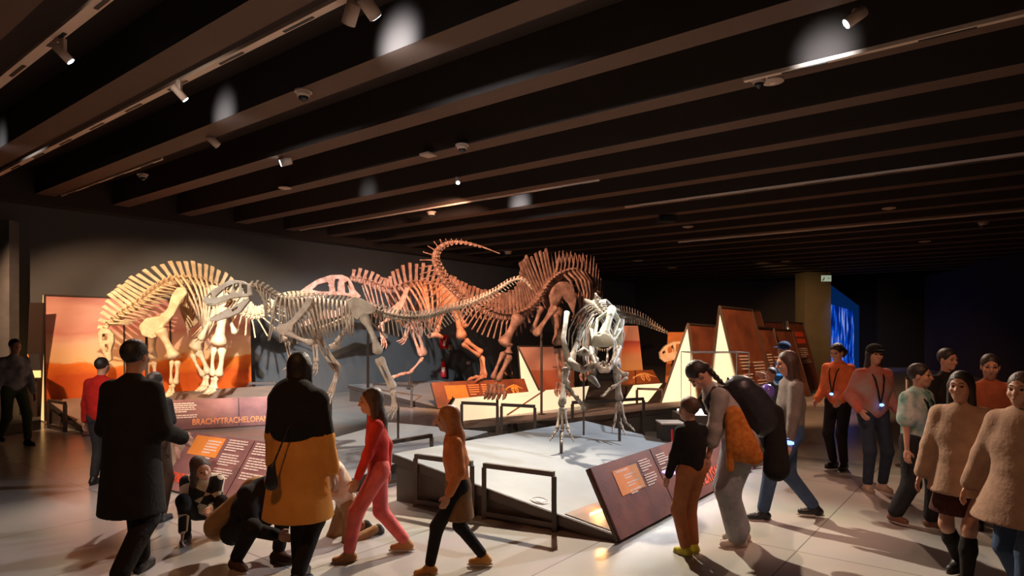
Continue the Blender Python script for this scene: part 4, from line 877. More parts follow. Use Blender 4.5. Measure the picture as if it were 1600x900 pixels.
MB().slab([a0, a1, P(1070, 519, 16.0), P(1044, 519, 15.9)], (0, .04, 0)).build('board_face', mat('orange_board_paint', (.6, .2, .05), .6, noise=.2), r)
r = thing('information_panel', P(1000, 600, 15.2).to_2d().to_3d(), 'small rust information panel below the canyon backdrop', 'information panel')
a0 = G(985, 618, .15); a1 = G(1033, 609, .15)
pp = Plate(P(966, 600, 15.7), P(1032, 598, 15.9), P(1020, 578, 16.3), P(975, 579, 16.1), .04); pp.body('panel_board', leather('small_panel_print', (.42, .13, .04), (.25, .07, .03)), r)
MB().bar(pp.at(.42, 0), pp.at(.38, 1), .02, .004, up=pp.N).build('panel_joint', M_black, r); printed_skeleton(pp, r, .7, .4, .3, M_pbone)
MB().box(P(1000, 610, 16.3).to_2d().to_3d() + ZZ * .22, .7, .3, .44).build('base', M_metal, r)
r = thing('light_box', P(1000, 628, 15.0).to_2d().to_3d(), 'small glowing cream light box right of the front theropod legs', 'light box')
q = [P(972, 632, 15.2), P(1012, 628, 15.3), P(1036, 599, 15.5), P(990, 602, 15.4)]; MB().slab(q, (0, .03, .0)).build('glowing_face', M_glow, r)
MB().slab([P(1012, 629, 15.28), P(1030, 629, 15.5), P(1044, 598, 15.7), P(1036, 598, 15.48)], (0, .03, 0)).build('side_panel', M_metal, r)
MB().slab([P(968, 640, 15.25), P(1030, 636, 15.35), P(1030, 629, 15.4), P(968, 634, 15.3)], (0, .3, 0)).build('base', M_metal, r)

# ---- glass case on a console, right of the front platform
c0 = P(1116, 640, 9.9); c0.z = 0
r = thing('glass_case', c0, 'tall glass display case with pale edges on a dark console, before the leaning woman', 'display case')
MB().box(c0 + ZZ * .28, 1.15, .62, .56).build('console', M_skirt, r)
MB().box(c0 + ZZ * .575, 1.0, .58, .03).build('lit_top', mat('white_lit_top', (.9, .85, .8), .5, emit=(1, .93, .85), estr=1.2), r)
M_edge = mat('pale_steel_edge', (.62, .60, .56), .35, .4)
for i, sx in enumerate((-.44, .44)):
    for sy in (-.27, .27): MB().bar(c0 + Vector((sx, sy, .59)), c0 + Vector((sx, sy, 1.5)), .010, .010).build('glass_edge', M_edge, r)
    MB().bar(c0 + Vector((sx, -.27, 1.5)), c0 + Vector((sx, .27, 1.5)), .012, .012).build('glass_edge', M_edge, r)
for sy in (-.27, .27): MB().bar(c0 + Vector((-.44, sy, 1.5)), c0 + Vector((.44, sy, 1.5)), .014, .014).build('glass_edge', M_edge, r)
MB().box(c0 + Vector((0, -.27, 1.04)), .87, .004, .9).build('glass_pane', M_glass, r); MB().box(c0 + Vector((0, .27, 1.04)), .87, .004, .9).build('glass_pane', M_glass, r)
MB().tube([c0 + Vector((.1, 0, .6)), c0 + Vector((.2, 0, .85)), c0 + Vector((.38, 0, 1.05))], [.006, .006, .006], 6).build('wire_mount', M_edge, r)
c1 = P(1047, 680, 9.35); c1.z = 0
r = thing('dark_console', c1, 'small dark console with a red stripe at the rear corner of the front platform', 'console')
MB().box(c1 + ZZ * .24, .32, .35, .48).build('cabinet', M_black, r, bevel=.008); MB().box(c1 + ZZ * .495, .34, .37, .02).build('top_board', mat('pale_top', (.45, .38, .33), .4), r); MB().box(c1 + Vector((-.02, -.18, .24)), .025, .01, .36).build('red_stripe', M_red, r)

# ---- blue projection in the far opening
r = thing('video_screen', (15.3, 31.3, 1.2), 'tall glowing blue video screen in the dark far opening', 'screen')
m = bpy.data.materials.new('blue_video'); m.use_nodes = True; nt = m.node_tree; b = nt.nodes['Principled BSDF']; g = nt.nodes.new('ShaderNodeNewGeometry'); mp = nt.nodes.new('ShaderNodeMapping'); mp.inputs['Scale'].default_value = (3, 3, .7)
nz = nt.nodes.new('ShaderNodeTexNoise'); nz.inputs['Scale'].default_value = 1.6; nz.inputs['Detail'].default_value = 9; rp = nt.nodes.new('ShaderNodeValToRGB')
for e, (p_, c_) in zip([rp.color_ramp.elements[0], rp.color_ramp.elements[1], rp.color_ramp.elements.new(.6)], ((.40, (.0, .01, .12)), (.72, (.15, .6, 1)), (.55, (.0, .08, .65)))): e.position = p_; e.color = (*c_, 1)
nt.links.new(g.outputs['Position'], mp.inputs['Vector']); nt.links.new(mp.outputs['Vector'], nz.inputs['Vector']); nt.links.new(nz.outputs['Fac'], rp.inputs['Fac']); nt.links.new(rp.outputs['Color'], b.inputs['Emission Color']); b.inputs['Emission Strength'].default_value = .4; b.inputs['Base Color'].default_value = (0, 0, 0, 1)
MB().slab([P(1293, 590, 30.5), P(1337, 574, 33.0), P(1337, 487, 33.0), P(1293, 474, 30.5)], (.05, .05, 0)).build('picture', m, r)
MB().slab([P(1290, 600, 30.6), P(1341, 582, 33.2), P(1341, 478, 33.2), P(1290, 440, 30.6)], (.1, .1, 0)).build('surround', mat('navy_surround', (.01, .02, .06), .8, emit=(0, .02, .1), estr=.3), r)

# ---- things on the grey wall
def wallpt(x, y, off=.0):
    k = (x - 800) / F; d = (VW - off) / (-.79 * k + .613); return P(x, y, d)
q = wallpt(693, 568, .14); r = thing('fire_extinguisher', q, 'red fire extinguisher hanging low on the grey wall', 'fire extinguisher')
MB().tube([q - ZZ * .02, q, q + ZZ * .02, q + ZZ * -.42, q - ZZ * .48][2:], [.08, .11, .10], 14).build('cylinder', M_red, r, True)
MB().tube([q + ZZ * .02, q + ZZ * .05, q + ZZ * .1], [.10, .05, .03], 12).build('shoulder', M_red, r, True)
MB().box(q + ZZ * .13, .16, .05, .05).build('valve_handle', M_black, r); MB().box(q + Vector((0, -.11, -.2)), .1, .01, .16).build('paper_label', M_white, r)
MB().tube([q + ZZ * .1 + WD * .05, q + WD * .14 - ZZ * .05, q + WD * .13 - ZZ * .3], .015, 6).build('hose', M_black, r)
q = wallpt(694, 534, .02); r = thing('extinguisher_sign', q, 'red fire extinguisher sign on the grey wall', 'sign'); MB().box(q, .42, .02, .9 * .42 * 1.3, X=WD, Y=BD).build('board', M_red, r)
MB().tube([q - BD * .02 + ZZ * .05, q - BD * .02 - ZZ * .14], .05, 8).build('pictogram', M_text, r); MB().bar(q - BD * .02 + WD * .06 - ZZ * .1, q - BD * .02 + WD * .10 + ZZ * .12, .03, .02).build('pictogram', M_text, r)
q = wallpt(704, 543, .03); tag(MB().box(q, .2, .05, .2, X=WD, Y=BD).build('wall_box', mat('beige_box', (.4, .3, .2), .5), bevel=.01), 'small beige box on the wall beside the red sign', 'switch')
q = wallpt(1013, 542, .03) if False else P(1015, 542, 30); tag(MB().box(wallpt(732, 567, .04), .12, .08, .12, X=WD, Y=BD).build('door_handle', M_white), 'small pale handle on the grey wall right of the extinguisher', 'handle')
tag(MB().bar(wallpt(693, 545, .02), wallpt(693, 568, .02) + ZZ * .25, .02, .02).build('conduit', M_black), 'thin black conduit between the red sign and the extinguisher', 'conduit')

# ------------------------------------------------------------------ ceiling fittings
def track(u, v0, v1, w_, z, label):
    r = thing('lighting_track', UV(u, (v0 + v1) / 2, z), label, 'lighting track', 'ceiling lighting tracks')
    MB().box(UV(u, (v0 + v1) / 2, z + .02), w_, abs(v1 - v0), .04, X=WD, Y=BD).build('track_channel', M_track, r)
    nn_ = int(abs(v1 - v0) / 1.1)
    for i in range(nn_): MB().box(UV(u + w_ * .12, v0 + (i + .5) * (v1 - v0) / nn_, z - .003), w_ * .35, .45, .006, X=WD, Y=BD).build('track_slot', M_black, r)
track(2.12, 3, 13.5, .10, 4.56, 'lighting track crossing the top left corner'); track(3.345, 1.0, 14.8, .075, 4.56, 'long lighting track along the second beam from top left')
track(7.13, -1.4, 2.3, .06, 4.56, 'white lighting track at upper right by the dome camera'); track(4.66, 10.7, 15.2, .03, 4.57, 'short thin track at the left end of a beam')
track(10.2, 5.9, 15.2, .035, 4.57, 'thin track along a middle beam'); track(12.72, -1.2, 6.7, .05, 4.56, 'long thin track at the right on a far beam'); track(18.65, -1.2, 8.0, .06, 4.56, 'farthest thin track at the right')
def at_ceiling(x, y, z=4.6): return G(x, y, z)
def dome(x, y, s, label, plate=True):
    q = at_ceiling(x, y, 4.6); r = thing('dome_camera', q, label, 'security camera', 'dome cameras on the beams')
    MB().tube([q, q - ZZ * .02], [s * 1.0, s * 1.0], 20).build('ring', M_white, r, False); MB().tube([q - ZZ * .02, q - ZZ * .07 * s / .1], [s * .78, s * .7], 18).build('housing', M_white, r, True)
    MB().tube([q - ZZ * (.07 * s / .1), q - ZZ * (.07 * s / .1 + s * .3), q - ZZ * (.07 * s / .1 + s * .55)], [s * .62, s * .5, s * .12], 16).build('lens_dome', M_dome, r, True)
for x, y, s, l in ((474, 142, .10, 'dome camera with white ring, third beam, upper left'), (722, 226, .10, 'dome camera with white ring near the picture centre top'), (223, 272, .09, 'white dome camera near the left end of the beams'), (674, 331, .11, 'white dome camera above the large theropod skull'), (1186, 122, .09, 'white dome camera at the end of the upper right track'), (1536, 347, .12, 'dome camera far right under the farthest track'), (794, 393, .14, 'small white dome camera beside the curling tail tip'), (680, 396, .0, '')):
    if s: dome(x, y, s, l)
def disc(x, y, s, label):
    q = at_ceiling(x, y, 4.6); r = thing('ceiling_disc', q, label, 'smoke detector', 'round discs on the beams'); MB().tube([q, q - ZZ * .015, q - ZZ * .03], [s, s, s * .6], 24).build('disc', M_white, r); MB().tube([q - ZZ * .03, q - ZZ * .035], [s * .3, s * .28], 16).build('centre', M_track, r)
for x, y, s, l in ((445, 293, .12, 'pale disc on a beam above the cream sauropod'), (1207, 126, .12, 'large round disc beside the upper right dome camera'), (1075, 354, .14, 'round disc on a beam right of centre'), (1389, 325, .14, 'round disc on a beam at far right'), (997, 407, .2, 'faint disc on a far beam above the front theropod'), (1050, 418, .2, 'faint disc on the farthest beams right of centre'), (1445, 377, .16, 'small disc on a far beam at right'), (1228, 408, .18, 'small disc on a far beam above the wedges')): disc(x, y, s, l)
def head(x, y, drop, aim, label, lit=True, s=.04, z=4.56):
    q = at_ceiling(x, y, z); r = thing('track_spotlight', q, label, 'spotlight', 'track spotlights'); aim = Vector(aim).normalized()
    MB().box(q - ZZ * drop * .5, .05, .05, drop).build('adapter', M_white, r, bevel=.004); c_ = q - ZZ * drop + aim * .0
    MB().tube([c_ - aim * .09, c_ - aim * .08, c_ + aim * .09], [s * .8, s, s], 14).build('lamp_head', M_white, r, True); MB().tube([c_ + aim * .085, c_ + aim * .093], [s * .85, s * .85], 14).build('lens', M_lens if lit else M_white, r)
head(98, 60, .14, (.5, .3, -.6), 'lit track spotlight in the top left corner'); head(280, 125, .14, (.5, .3, -.6), 'lit track spotlight on the long track at upper left')
head(549, 2, .10, (-.4, .5, -.7), 'left of the two unlit spotlights at the top edge', False, .06); head(577, -8, .10, (.4, .5, -.5), 'right of the two spotlights at the top edge', True, .06)
head(1337, 14, .07, (-.7, .2, -.5), 'single cone spotlight at the upper right', True, .05, 4.6); head(333, 214, .06, (.5, .2, -.5), 'tiny spotlight under a beam at left', False, .05, 4.6)
head(447, 247, .06, (-.8, -.3, -.3), 'small lit spotlight pair on a beam left of centre', True, .06, 4.6); head(715, 277, .05, (.1, -.6, -.6), 'tiny lit spotlight above the large theropod', True, .04, 4.6)
q = at_ceiling(669, 240); tag(MB().box(q - ZZ * .02, .2, .2, .04, X=WD, Y=BD).build('sensor_box', M_white, bevel=.01), 'flat square sensor on a beam left of the central dome camera', 'sensor')
q = at_ceiling(1041, 343, 4.5); r = thing('projector', q, 'black projector hanging from a beam right of centre', 'projector'); MB().box(q, .42, .34, .12).build('body', M_black, r, bevel=.01); MB().tube([q + ZZ * .05, q + ZZ * .12], .02, 8).build('mount', M_black, r); MB().tube([q + Vector((-.15, -.17, 0)), q + Vector((-.15, -.21, 0))], .04, 12).build('lens', M_dome, r)
q = P(1291, 435, 28); r = thing('exit_sign', q, 'small hanging exit sign above the olive column', 'sign'); MB().box(q, .42, .05, .26).build('board', mat('exit_board', (.35, .4, .3), .5, emit=(.5, .6, .45), estr=.25), r); MB().bar(q + ZZ * .13, Vector((q.x, q.y, 4.62)), .02, .02).build('hanger', M_black, r); MB().tube([q + Vector((-.1, -.03, .04)), q + Vector((-.12, -.03, -.04)), q + Vector((-.18, -.03, -.1))], .022, 6).build('pictogram', M_black, r); MB().bar(q + Vector((.03, -.03, 0)), q + Vector((.16, -.03, 0)), .03, .02).build('pictogram', M_black, r)
# cool scallops thrown on beam faces by their own lamps
def scallop(x, y, u, e, dv=0): 
    k = (x - 800) / F; d = u / (.613 * k + .79); t = P(x, y, d); t.z = 4.66; spot(t - WD * .42 - ZZ * .10, t - ZZ * .03, e * .8, (.78, .9, 1), 84, 1, .03)
scallop(622, 62, 4.3, 75, .25); scallop(350, 172, 4.3, 22); scallop(1290, 78, 7.1, 26, .35); scallop(812, 311, 11.3, 34); scallop(2, 214, 2.9, 10); scallop(575, 322, 8.5, 6, .5)

# ------------------------------------------------------------------ people
SKIN = mat('skin', (.52, .25, .16), .55, noise=.08); EYE = mat('eye', (.02, .012, .01), .2); HAIRK = mat('dark_hair', (.022, .012, .009), .55, noise=.4, nscale=60, bump=.5, bscale=80); HAIRB = mat('brown_hair', (.07, .032, .018), .55, noise=.4, nscale=60, bump=.5, bscale=80)
def cloth(name, c, c2=None, ns=14): return mat(name, c, .92, noise=.22 if c2 is None else 0, nscale=ns, col2=c2, bump=.4, bscale=38, spec=.2)
def ik(a, b, l1, l2, pole):
    a, b = Vector(a), Vector(b); d = b - a; L = d.length
    if L > (l1 + l2) * .999: b = a + d.normalized() * (l1 + l2) * .999; d = b - a; L = d.length
    x = (l1 * l1 - l2 * l2 + L * L) / (2 * L); y = math.sqrt(max(l1 * l1 - x * x, 0)); dn = d.normalized(); p = Vector(pole); p = (p - dn * p.dot(dn)).normalized()
    return a + dn * x + p * y, b
def person(label, px, d, h, yaw, top, bottom, shoes, hair=('short', HAIRK), lean=0, hip=.92, hb=0, feet=((.10, 0, 0), (-.10, 0, 0)), hands=((.27, .04, .80), (-.27, .04, .80)),
           head=(0, 0), hs=1.0, coat=None, skirt=None, sleeve='long', socks=None, fine=True, z0=0, loose=0.0, legloose=0.0, extras=None, elbow=-1, toe=0, name='person', kneepole=None, slim=1.0):
    k = h / 1.75; y = math.radians(yaw); f = Vector((math.sin(y), -math.cos(y), 0)); Lf = ZZ.cross(f); base = Vector(((px - 800) * d / F, d, z0))
    for (fa, fb, fz) in feet: hip = min(hip, .08 + fz + math.sqrt(max(.852 ** 2 - (fb - hb) ** 2 - .03 ** 2, .05)))
    loc = lambda a, b, z: base + Lf * (a * k) + f * (b * k) + ZZ * (z * k)
    r = thing(name, base, label, 'person')
    sd = (ZZ * math.cos(lean) + f * math.sin(lean)); fd = (f * math.cos(lean) - ZZ * math.sin(lean)); Hc = loc(0, hb, hip)
    S_ = lambda up, fw=0, lt=0: Hc + sd * (up * k) + fd * (fw * k) + Lf * (lt * k)
    shL, shR = S_(.475, 0, .158 * slim), S_(.475, 0, -.158 * slim); neck = S_(.57, .01)
    hp, hy = math.radians(head[0]), math.radians(head[1]); fh = (fd * math.cos(hy) + Lf * math.sin(hy)); nd = sd
    if lean > .5: nd = (sd * .8 + fd * .25).normalized()
    fh2 = (fh * math.cos(hp) - nd * math.sin(hp)).normalized(); uh = (nd * math.cos(hp) + fh * math.sin(hp)).normalized(); lh = uh.cross(fh2)
    hc = neck + nd * (.13 * k) + fh2 * (.025 * k) + uh * .02 * k
    ks = k * hs; M3 = (lh, fh2, uh)
    hipL, hipR = S_(0, 0, .09), S_(0, 0, -.09)
    legs = []
    for (a, b, z), hj in zip(feet, (hipL, hipR)):
        ank = loc(a, b, z + .085); kp = f + ZZ * .1 if kneepole is None else (f * kneepole[0] + ZZ * kneepole[1])
        kn, ank = ik(hj, ank, .44 * k, .42 * k, kp + Lf * (.12 if a > 0 else -.12)); legs.append((hj, kn, ank))
    arms = []
    for (a, b, z), sj, sg in zip(hands, (shL, shR), (1, -1)):
        tg = loc(a, b, z); el, tg = ik(sj, tg, .285 * k, .25 * k, fd * elbow + Lf * sg * .16 - ZZ * .2); arms.append((sj, el, tg))
    hq = .014 if fine else .022
    # body: one surface
    body = [cone(S_(.02, 0, -.06), S_(.02, 0, .06), .10 * k, .10 * k, fd, 1.1), cone(S_(.05), S_(.30), .115 * k, .12 * k, fd, 1.35), cone(S_(.30, 0, -.04), S_(.44, 0, 0), .13 * k, .10 * k, fd, 1.4), cone(shL, shR, .05 * k, .05 * k), cone(neck - nd * .06 * k, hc - uh * .03 * k, .052 * k, .047 * ks)]
    for sj, el, wr in arms: body += [cone(sj, el, .046 * k, .037 * k), cone(el, wr, .037 * k, .024 * k)]
    for hj, kn, an in legs: body += [cone(hj, kn, .078 * k, .052 * k), cone(kn, kn.lerp(an, .35), .050 * k, .052 * k), cone(kn.lerp(an, .35), an, .052 * k, .034 * k)]
    parts = [sdf(body, hq)]
    hd = [ell(hc + uh * .025 * ks - fh2 * .008 * ks, M3, np.array([.074, .094, .088]) * ks, .03), ell(hc - uh * .045 * ks + fh2 * .03 * ks, M3, np.array([.055, .062, .062]) * ks, .03), ell(hc - uh * .092 * ks + fh2 * .062 * ks, M3, np.array([.026, .02, .018]) * ks, .025),
          cone(hc - uh * .04 * ks, neck - nd * .03 * k, .05 * ks, .052 * k, k=.03)]
    for sg in (-1, 1): hd += [ell(hc + lh * sg * .031 * ks + fh2 * .092 * ks + uh * .002 * ks, M3, np.array([.019, .018, .013]) * ks, .012, True), ell(hc + lh * sg * .074 * ks - uh * .012 * ks, M3, np.array([.009, .018, .031]) * ks, .006), ell(hc + lh * sg * .04 * ks + fh2 * .066 * ks - uh * .03 * ks, M3, np.array([.02, .018, .02]) * ks, .02)]
    hd += [cone(hc + fh2 * .084 * ks + uh * .008 * ks, hc + fh2 * .106 * ks - uh * .030 * ks, .009 * ks, .014 * ks, k=.012), ell(hc + fh2 * .086 * ks - uh * .058 * ks, M3, np.array([.024, .012, .006]) * ks, .006), ell(hc + fh2 * .083 * ks - uh * .070 * ks, M3, np.array([.020, .012, .007]) * ks, .006), ell(hc + fh2 * .082 * ks + uh * .02 * ks, M3, np.array([.05, .012, .008]) * ks, .015)]
    parts.append(sdf(hd, .0065 if fine else .011))
    for (sj, el, wr), sg in zip(arms, (1, -1)):
        dr = (wr - el).normalized(); pn = Lf * (-sg); pn = (pn - dr * pn.dot(dr)); pn = pn.normalized() if pn.length > .1 else dr.orthogonal().normalized(); sp = dr.cross(pn) * sg
        if sp.dot(f) < 0: sp = -sp
        hh = [cone(wr, wr + dr * .04 * k, .024 * k, .026 * k, pn, 1.5, .01), cone(wr + dr * .045 * k - sp * .018 * k, wr + dr * .085 * k - sp * .022 * k, .022 * k, .02 * k, pn, 1.9, .01), cone(wr + dr * .045 * k + sp * .018 * k, wr + dr * .085 * k + sp * .022 * k, .022 * k, .02 * k, pn, 1.9, .01)]
        for i_, fl_ in enumerate((.062, .072, .067, .052)):
            b0 = wr + dr * .092 * k + sp * (.028 - .0187 * i_) * k; m0 = b0 + (dr + pn * .25).normalized() * fl_ * .55 * k; e0 = m0 + (dr + pn * .9).normalized() * fl_ * .45 * k
            hh += [cone(b0, m0, .0088 * k, .0082 * k, k=.004), cone(m0, e0, .0082 * k, .007 * k, k=.004)]
        t0_ = wr + dr * .035 * k + sp * .026 * k; t1_ = t0_ + (dr * .7 + sp * .7 + pn * .2).normalized() * .04 * k; t2_ = t1_ + (dr + sp * .15 + pn * .3).normalized() * .03 * k
        hh += [cone(t0_, t1_, .012 * k, .010 * k, k=.008), cone(t1_, t2_, .010 * k, .0075 * k, k=.004)]
        parts.append(sdf(hh, .0055 if fine else .009))
    np_obj('body', parts, SKIN, r)
    if fine:
        for sg in (-1, 1):
            e_ = hc + lh * sg * .031 * ks + fh2 * .080 * ks + uh * .002 * ks; mb = MB(); mb.tube([e_ - fh2 * .008 * ks, e_, e_ + fh2 * .005 * ks, e_ + fh2 * .008 * ks], [.009 * ks, .010 * ks, .007 * ks, .002 * ks], 8); mb.build('eye', EYE, r, True)
            b0 = hc + fh2 * .093 * ks + uh * .027 * ks; mb = MB(); mb.tube([b0 + lh * sg * .013 * ks, b0 + lh * sg * .03 * ks + uh * .004 * ks - fh2 * .003 * ks, b0 + lh * sg * .045 * ks - fh2 * .012 * ks], [.003 * ks, .0036 * ks, .002 * ks], 5); mb.build('eyebrow', hair[1], r, True)
    # trousers / skirt
    g = .014 * k + legloose
    if bottom:
        bt = [cone(S_(.03, 0, -.065), S_(.03, 0, .065), .105 * k + g * .6, .105 * k + g * .6, fd, 1.08), cone(S_(.02), S_(.12), .125 * k, .125 * k, fd, 1.25)]
        for hj, kn, an in legs: bt += [cone(hj, kn, .080 * k + g, .056 * k + g), cone(kn, kn.lerp(an, .9), .056 * k + g, .042 * k + g)]
        np_obj('trousers', [sdf(bt, hq)], bottom, r)
    if skirt:
        sm, zl, rr = skirt; bt = [cone(S_(.10), S_(.0), .135 * k, .16 * k, fd, 1.2), cone(S_(0), loc(0, hb, zl), .16 * k, rr * k, f, 1.25)]; bt.append(cut(loc(0, hb, zl), -ZZ)); np_obj('skirt', [sdf(bt, hq)], sm, r)
    if socks:
        for hj, kn, an in legs: np_obj('sock', [sdf([cone(kn.lerp(an, .22), kn.lerp(an, .4), .060 * k, .060 * k), cone(kn.lerp(an, .4), an, .060 * k, .042 * k)], hq)], socks, r)
    # top
    q = .018 * k + loose
    tp = [cone(S_(.08), S_(.30), .125 * k * slim + q, .128 * k * slim + q, fd, 1.3), cone(S_(.30, 0, -.035), S_(.43, 0, 0), .135 * k * slim + q, .11 * k * slim + q, fd, 1.35), cone(S_(.30, 0, .035), S_(.43, 0, 0), .135 * k * slim + q, .11 * k * slim + q, fd, 1.35), cone(shL, shR, .046 * k + q * .35, .046 * k + q * .35), cone(S_(.48), neck - nd * .015 * k, .078 * k, .060 * k), cone(shL, neck - nd * .05 * k, .036 * k, .05 * k), cone(shR, neck - nd * .05 * k, .036 * k, .05 * k)]
    for sj, el, wr in arms:
        if sleeve == 'long': tp += [cone(sj, el, .050 * k + q * .55, .043 * k + q * .5), cone(el, el.lerp(wr, .93), .043 * k + q * .5, .033 * k + q * .45)]
        elif sleeve == 'push': tp += [cone(sj, el, .050 * k + q * .6, .044 * k + q * .6), cone(el, el.lerp(wr, .45), .046 * k + q * .6, .040 * k + q * .6)]
        else: tp += [cone(sj, sj.lerp(el, .75), .052 * k + q * .6, .056 * k + q * .8)]
    if coat:
        zl, rr = coat; tp += [cone(S_(.1), loc(0, hb, zl), .14 * k + q, rr * k, f, 1.15, k=.05), cut(loc(0, 0, zl), -ZZ)]
    np_obj('top' if not coat else 'coat', [sdf(tp, hq)], top, r)
    # shoes
    for (hj, kn, an), (a, b, z), sg in zip(legs, feet, (1, -1)):
        kneel = z < -.5; fo = (f + Lf * sg * .15).normalized(); 
        if toe and z > .02: fo2 = (fo - ZZ * toe).normalized()
        else: fo2 = fo
        up_ = Lf.cross(fo2) if False else (ZZ - fo2 * fo2.z).normalized()
        c0_ = an - up_ * .045 * k - fo2 * .045 * k; c1_ = c0_ + fo2 * .175 * k - up_ * .008 * k
        s_ = np_obj('shoe', [sdf([cone(c0_, c1_, .040 * k, .036 * k), cone(an, c0_ + fo2 * .03 * k, .042 * k, .042 * k), cone(an, c0_.lerp(c1_, .6), .035 * k, .032 * k)], .009 if fine else .016)], shoes, r)
        sm_ = MB(); pts_ = []; sdv = up_.cross(fo2)
        for an_ in range(16):
            t_ = an_ * math.pi / 8; ff = math.cos(t_); pts_.append(c0_.lerp(c1_, .5) - up_ * .040 * k + fo2 * (ff * .135 * k) + sdv * (math.sin(t_) * (.040 + .006 * ff) * k))
        sm_.slab([p_ for p_ in pts_], up_ * .018 * k); sm_.build('sole', mat('pale_sole', (.5, .42, .36), .7) if shoes is not M_black else M_black, s_)
    # hair
    st, hm = hair[0], hair[1]; hr = [ell(hc + uh * .033 * ks - fh2 * .016 * ks, M3, np.array([.082, .100, .092]) * ks, .02)]
    if st in ('long', 'longest'):
        ln = .26 if st == 'long' else .34; hr += [cone(hc - fh2 * .05 * ks, hc - fh2 * .085 * ks - sd * ln * .6 * k, .075 * ks, .075 * ks, fh2, 1.4), cone(hc - fh2 * .085 * ks - sd * ln * .6 * k, hc - fh2 * .10 * ks - sd * ln * k, .075 * ks, .05 * ks, fh2, 1.5)]
        for sg in (-1, 1): hr += [cone(hc + lh * sg * .06 * ks - fh2 * .01 * ks, hc + lh * sg * .075 * ks - fh2 * .03 * ks - sd * ln * .8 * k, .035 * ks, .03 * ks)]
    hr += [ell(hc - uh * .035 * ks + fh2 * .088 * ks, M3, np.array([.060, .080, .088]) * ks, .012, True)]
    if st == 'bun': hr += [ell(hc - fh2 * .115 * ks + uh * .04 * ks, M3, np.array([.045, .045, .045]) * ks, .01)]
    if st == 'braid':
        c_ = hc - fh2 * .085 * ks - uh * .01 * ks
        for i_ in range(9): hr.append(ell(c_ + (-sd * .045 - fd * .012) * k * i_ + fd * (-.01 * k), M3, np.array([.032, .032, .034]) * ks * (1 - i_ * .05), .008))
    if st == 'tail':
        hr += [cone(hc - fh2 * .10 * ks + uh * .05 * ks, hc - fh2 * .17 * ks - uh * .06 * ks, .04 * ks, .045 * ks), cone(hc - fh2 * .17 * ks - uh * .06 * ks, hc - fh2 * .15 * ks - uh * .12 * ks, .045 * ks, .02 * ks)]
    if st != 'cap' or len(hair) > 3: np_obj('hair', [sdf(hr, .009 if fine else .014)], hm, r)
    if st == 'cap' or len(hair) > 2:
        cm = hair[2]; cp = [ell(hc + uh * .050 * ks - fh2 * .004 * ks, M3, np.array([.090, .105, .082]) * ks, .01), ell(hc + uh * .048 * ks + fh2 * .105 * ks, M3, np.array([.062, .060, .010]) * ks, .01), ell(hc - uh * .06 * ks, M3, np.array([.10, .13, .075]) * ks, .004, True)]
        np_obj('cap', [sdf(cp, .008 if fine else .012)], cm, r)
    return dict(r=r, k=k, f=f, L=Lf, loc=loc, S=S_, hc=hc, hand=[a[2] for a in arms], el=[a[1] for a in arms], sh=(shL, shR), neck=neck, legs=legs, sd=sd, fd=fd, fh=fh2, uh=uh, lh=lh, ks=ks)
def lanyard(D, m, col, label, glow=(.1, .25, 1)):
    S_ = D['S']; k = D['k']; r = thing('badge_lanyard', D['S'](.1, .16), label, 'lanyard', 'lanyards with blue badges'); w_ = .008
    a = S_(.53, .05, .07); b = S_(.53, .05, -.07); c = S_(.30, .165, .03); d_ = S_(.30, .165, -.03); e = S_(.13, .165)
    mb = MB(); mb.tube([a, a.lerp(c, .4) + D['fd'] * .05 * k, c, e], w_, 5); mb.tube([b, b.lerp(d_, .4) + D['fd'] * .05 * k, d_, e], w_, 5); mb.build('strap', m, r)
    mb = MB(); mb.tube([e + D['fd'] * .012 - D['L'] * .02, e + D['fd'] * .02, e + D['fd'] * .012 + D['L'] * .02], [.012, .018, .012], 8); mb.build('badge', mat('blue_badge', (.1, .2, .8), .3, emit=glow, estr=3), r)

C_black = cloth('black_cloth', (.018, .014, .013)); C_jean = cloth('denim', (.055, .085, .15)); C_djean = cloth('dark_denim', (.03, .04, .065)); C_char = cloth('charcoal_cloth', (.03, .028, .03))
walkf = lambda s=.28: ((.09, s, 0), (-.09, -s, .06))
# left half
person('dark silhouetted person in a long black coat walking away at the left', 206, 4.6, 1.76, 172, C_black, C_black, M_black, ('short', HAIRK), coat=(.50, .23), feet=((.10, .22, 0), (-.10, -.26, .05)), hands=((.22, .25, 1.0), (-.22, .25, 1.0)), loose=.03, legloose=.01)
person('child in a red jacket half hidden behind the dark silhouetted person', 157, 7.6, 1.5, 175, cloth('red_jacket', (.45, .015, .01)), C_char, M_black, ('short', HAIRK), fine=False, loose=.02)
person('person in a dark top and beige sleeve behind the dark silhouette', 240, 6.1, 1.42, 178, C_char, cloth('brown_trousers', (.08, .05, .035)), M_black, ('short', HAIRK), sleeve='short', fine=False, hands=((.30, .0, .74), (-.30, .0, .74)))
person('walking person in a grey and white top at the left edge', 22, 10.3, 1.72, 60, cloth('grey_white_top', (.42, .38, .38), (.12, .11, .12), 6), cloth('olive_trousers', (.08, .10, .05)), M_black, ('short', HAIRK), feet=walkf(.25), fine=False, loose=.02)
# camel coat woman
D = person('woman with long dark hair in an orange camel coat walking away', 466, 4.55, 1.66, 165, cloth('camel_coat', (.78, .33, .07), (.66, .25, .05), 5), C_black, M_black, ('longest', HAIRK), coat=(.52, .27), feet=((.07, .12, 0), (-.08, -.14, .04)), hands=((.30, .10, .78), (-.30, .02, .78)), loose=.035, head=(0, 15))
mb = MB(); q = D['S'](-.1, -.2, .22)
